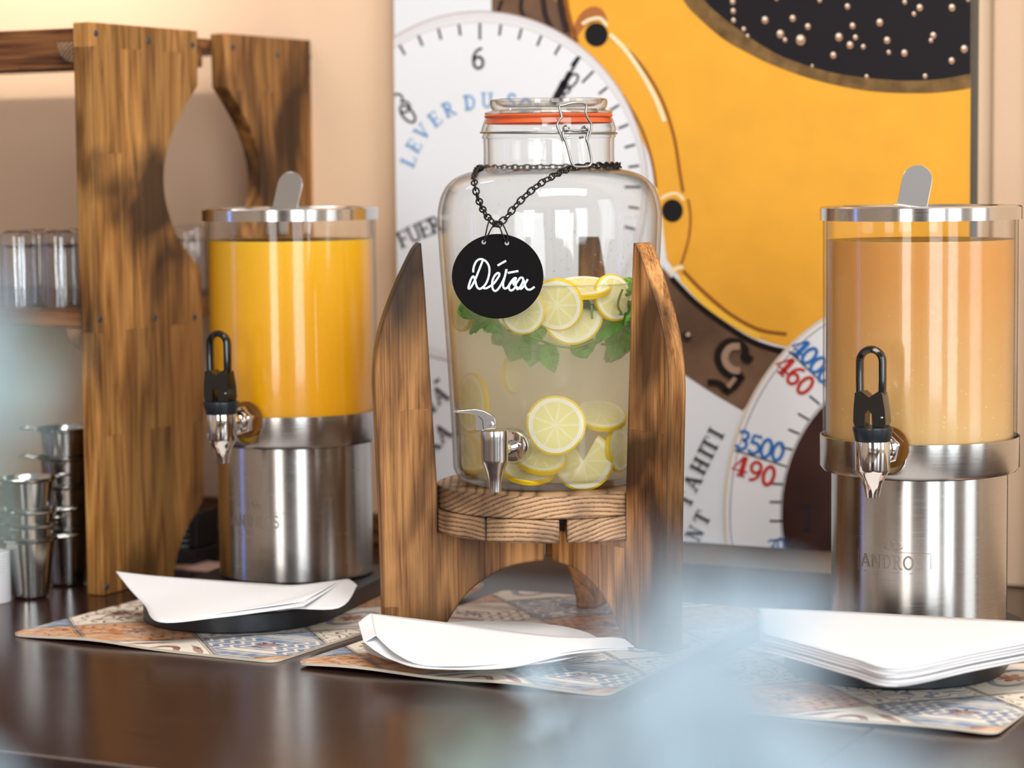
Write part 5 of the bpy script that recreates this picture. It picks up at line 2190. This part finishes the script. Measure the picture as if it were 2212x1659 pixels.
# plate with napkin in the middle
pc = at_height(1040, 1402, .012)
pl = lathe('white_plate', [(0, .004), (.070, .004), (.082, .0065), (.110, .0125), (.1115, .0135), (.110, .0140), (.082, .0088), (.07, .0068), (0, .0066)], M['china'], None, 80, loc=(pc.x, pc.y, MZ + .0012))
lathe_foot = lathe('foot_ring', [(.055, 0), (.06, 0), (.062, .0042), (.053, .0042)], M['china'], pl, 64, closed=True)
tag(pl, 'shallow white plate on the placemat in front of the jar stand', 'plate')
nk2 = thing('paper_napkin', 'white napkin folded on the plate in front of the jar', 'napkin', at_height(1040, 1410, .02), 0, 'paper napkins')
sheet('upper_fold', nk2, [(800, 1326, .044), (880, 1336, .040), (980, 1348, .036), (1080, 1362, .033), (1180, 1374, .031), (1260, 1379, .031), (1320, 1378, .033), (1350, 1382, .034)],
      [(812, 1374, .036), (850, 1410, .026), (905, 1436, .020), (985, 1440, .020), (1080, 1434, .020), (1170, 1420, .021), (1260, 1404, .025), (1370, 1398, .031)])
sheet('lower_fold', nk2, [(774, 1346, .040), (815, 1370, .035), (850, 1402, .026), (930, 1430, .0205), (1100, 1426, .0205), (1262, 1400, .0245), (1345, 1390, .031)],
      [(786, 1388, .030), (812, 1408, .024), (850, 1428, .0185), (920, 1445, .0175), (1090, 1444, .0175), (1230, 1414, .0215), (1358, 1404, .029)])
sheet('rolled_end', nk2, [(774, 1346, .040), (786, 1336, .043), (800, 1326, .044)], [(786, 1388, .030), (800, 1381, .033), (812, 1374, .036)])

# glass dish and napkin stack at the pale juice dispenser
pd = at_height(1850, 1432, Z0)
ds = lathe('glass_dish', [(0, .002), (.05, .002), (.062, .008), (.066, .010), (.0665, .0115), (.062, .0108), (.05, .005), (0, .0045)], M['dish'], None, 64, loc=(.328, 2.150, Z0 + .0004))
tag(ds, 'clear glass dish under the napkin stack', 'dish')
for l in range(6):
    dz = -.0026 * l
    rx = (0, 3, -4, 2, 5, -2)[l]
    top = [(1640 + rx, 1316, .055), (1760, 1321, .053), (1900, 1328, .051), (2060, 1337, .050), (2212, 1346, .050), (2300 + rx, 1352, .050)]
    bot = [(1648 + rx, 1372, .050), (1740, 1396, .0495), (1840, 1424, .049), (1937 + rx, 1446, .0485), (2110, 1412, .048), (2300 + rx, 1376, .047)]
    nk = thing('paper_napkin', ('topmost white napkin of the stack by the pale juice dispenser', 'second white napkin from the top of the stack', 'third white napkin from the top of the stack', 'fourth white napkin from the top of the stack', 'fifth white napkin from the top of the stack', 'lowest white napkin of the stack, resting on the glass dish')[l], 'napkin', at_height(1950, 1400, .045 + dz), 0, 'paper napkins')
    sheet('napkin_sheet', nk, top, bot, 6, .0016, lower=-dz)

# ------------------------------------------------------------------ blurred foliage close to the camera
con = thing('console_table', 'narrow brown console table close to the camera', 'table', (.03, .55, -.9), 0)
box('tabletop', -.75, .75, -.22, .22, .83, .86, M['console'], con, .004)
for sx in (-.7, .7):
    for sy in (-.18, .18):
        box('leg', sx - .025, sx + .025, sy - .025, sy + .025, 0, .8295, M['console'], con, .002)
CT = -.9 + .86


def bush(label, vx, vy, stems, vase_h, rv=.045):
    """vase with leafy stems; stems: (tip x, tip y, tip z, leaf size, material, leaf count, from fraction)"""
    va = lathe('vase', [(0, .0), (rv * .7, 0), (rv, .02), (rv, vase_h * .6), (rv * .6, vase_h * .92), (rv * .65, vase_h), (rv * .58, vase_h - .002), (rv * .52, vase_h * .9), (rv * .9, vase_h * .6), (rv * .9, .03), (0, .02)], M['vase'], None, 40, loc=(vx, vy, CT + .0004))
    tag(va, label + ' vase', 'vase')
    rnd = random.Random(int(vx * 1000) + 5)
    for si, (tx, ty, tz, ls, mt, nl_, fr_, lb) in enumerate(stems):
        b = Vector((vx, vy, CT + vase_h * .5))
        t = Vector((tx, ty, tz))
        m1 = b.lerp(t, .5) + Vector(((tx - vx) * -.12, 0, .04))
        mouth = Vector((vx + (tx - vx) * .03, vy + (ty - vy) * .03, CT + vase_h + .005))
        pa_ = smooth_path([b, mouth, m1, t], 8)
        th = thing('leafy_branch', lb, 'branch', b, 0, 'pale blurred branches near the camera')
        tube('stem', [p - b for p in pa_], .0016, M['stem'], th, 6)
        V, F = leaf_data(1, .62, .12, .1, .0, 10, 3)
        base_m = None
        for k in range(nl_):
            f_ = fr_ + (1 - fr_) * (k + .5) / nl_
            p = pa_[min(len(pa_) - 1, int(round(f_ * (len(pa_) - 1))))]
            az = rnd.uniform(-.5, math.pi + .5)
            d = Vector((math.cos(az), rnd.uniform(-.5, .5), math.sin(az))).normalized()
            fc = (Vector((0, 0, CAM_H)) - p).normalized() + Vector((rnd.uniform(-.5, .5), 0, rnd.uniform(-.2, .8)))
            yax = fc.cross(d).normalized()
            zax = d.cross(yax)
            if base_m is None:
                o = mesh('leaf', V, F, M[mt], th, True)
                base_m = o
            else:
                o = base_m.copy()
                col.objects.link(o)
                o.parent = th
            o.rotation_mode = 'QUATERNION'
            o.rotation_quaternion = Matrix((d, yax, zax)).transposed().to_quaternion()
            sz = ls * rnd.uniform(.75, 1.15)
            o.scale = (sz, sz, sz)
            o.location = p - b


def tip(px, py, Y):
    return tuple(at_depth(px, py, Y))


bush('grey flower vase of the blurred bouquet before the jar', .040, .46, [
    (*tip(1590, 1310, .40), .0175, 'leafblue', 26, .62, 'pale blue blurred branch rising highest before the jar stand'),
    (*tip(1440, 1400, .44), .012, 'leafblue', 9, .76, 'pale blue blurred branch low before the white plate'),
    (*tip(1620, 1430, .39), .0165, 'leafblue', 24, .66, 'pale blue blurred branch covering the napkin stack edge'),
    (*tip(1520, 1550, .40), .019, 'leafblue', 20, .66, 'pale blue blurred branch between the second and third placemats'),
    (*tip(1800, 1650, .42), .015, 'leafgreen', 16, .74, 'pale green blurred branch at the bottom under the third placemat'),
    (*tip(1300, 1580, .44), .016, 'leafblue', 16, .75, 'pale blue blurred branch at the bottom centre of the picture'),
    (*tip(1020, 1660, .44), .014, 'leafgreen', 9, .8, 'pale green blurred branch lowest at the bottom of the picture'),
    (*tip(2080, 1720, .46), .013, 'leafgreen', 8, .85, 'pale green blurred branch in the corner under the third placemat'),
    (*tip(1390, 1330, .36), .011, 'leafblue', 5, .86, 'faint pale blue blurred branch over the front board of the stand'),
    (*tip(1160, 1610, .42), .014, 'leafblue', 8, .82, 'pale blue blurred branch under the tip of the white plate'),
    (*tip(1960, 1660, .42), .014, 'leafblue', 8, .82, 'pale blue blurred branch near the counter joint'),
    (*tip(1152, 1430, .85), .009, 'leafblue', 4, .9, 'thin pale blue stem crossing the white plate'),
], .24)
bush('grey flower vase of the blurred bouquet at the frame edge', -.18, .47, [
    (*tip(-10, 670, .41), .0135, 'leafblue', 9, .9, 'pale blue blurred branch beside the glass tumblers'),
    (*tip(-5, 800, .41), .012, 'leafgreen', 8, .92, 'pale green blurred branch just below the rack shelf'),
    (*tip(-20, 1700, .44), .012, 'leafblue', 6, .85, 'pale blue blurred branch in the bottom corner by the counter edge'),
], .20)
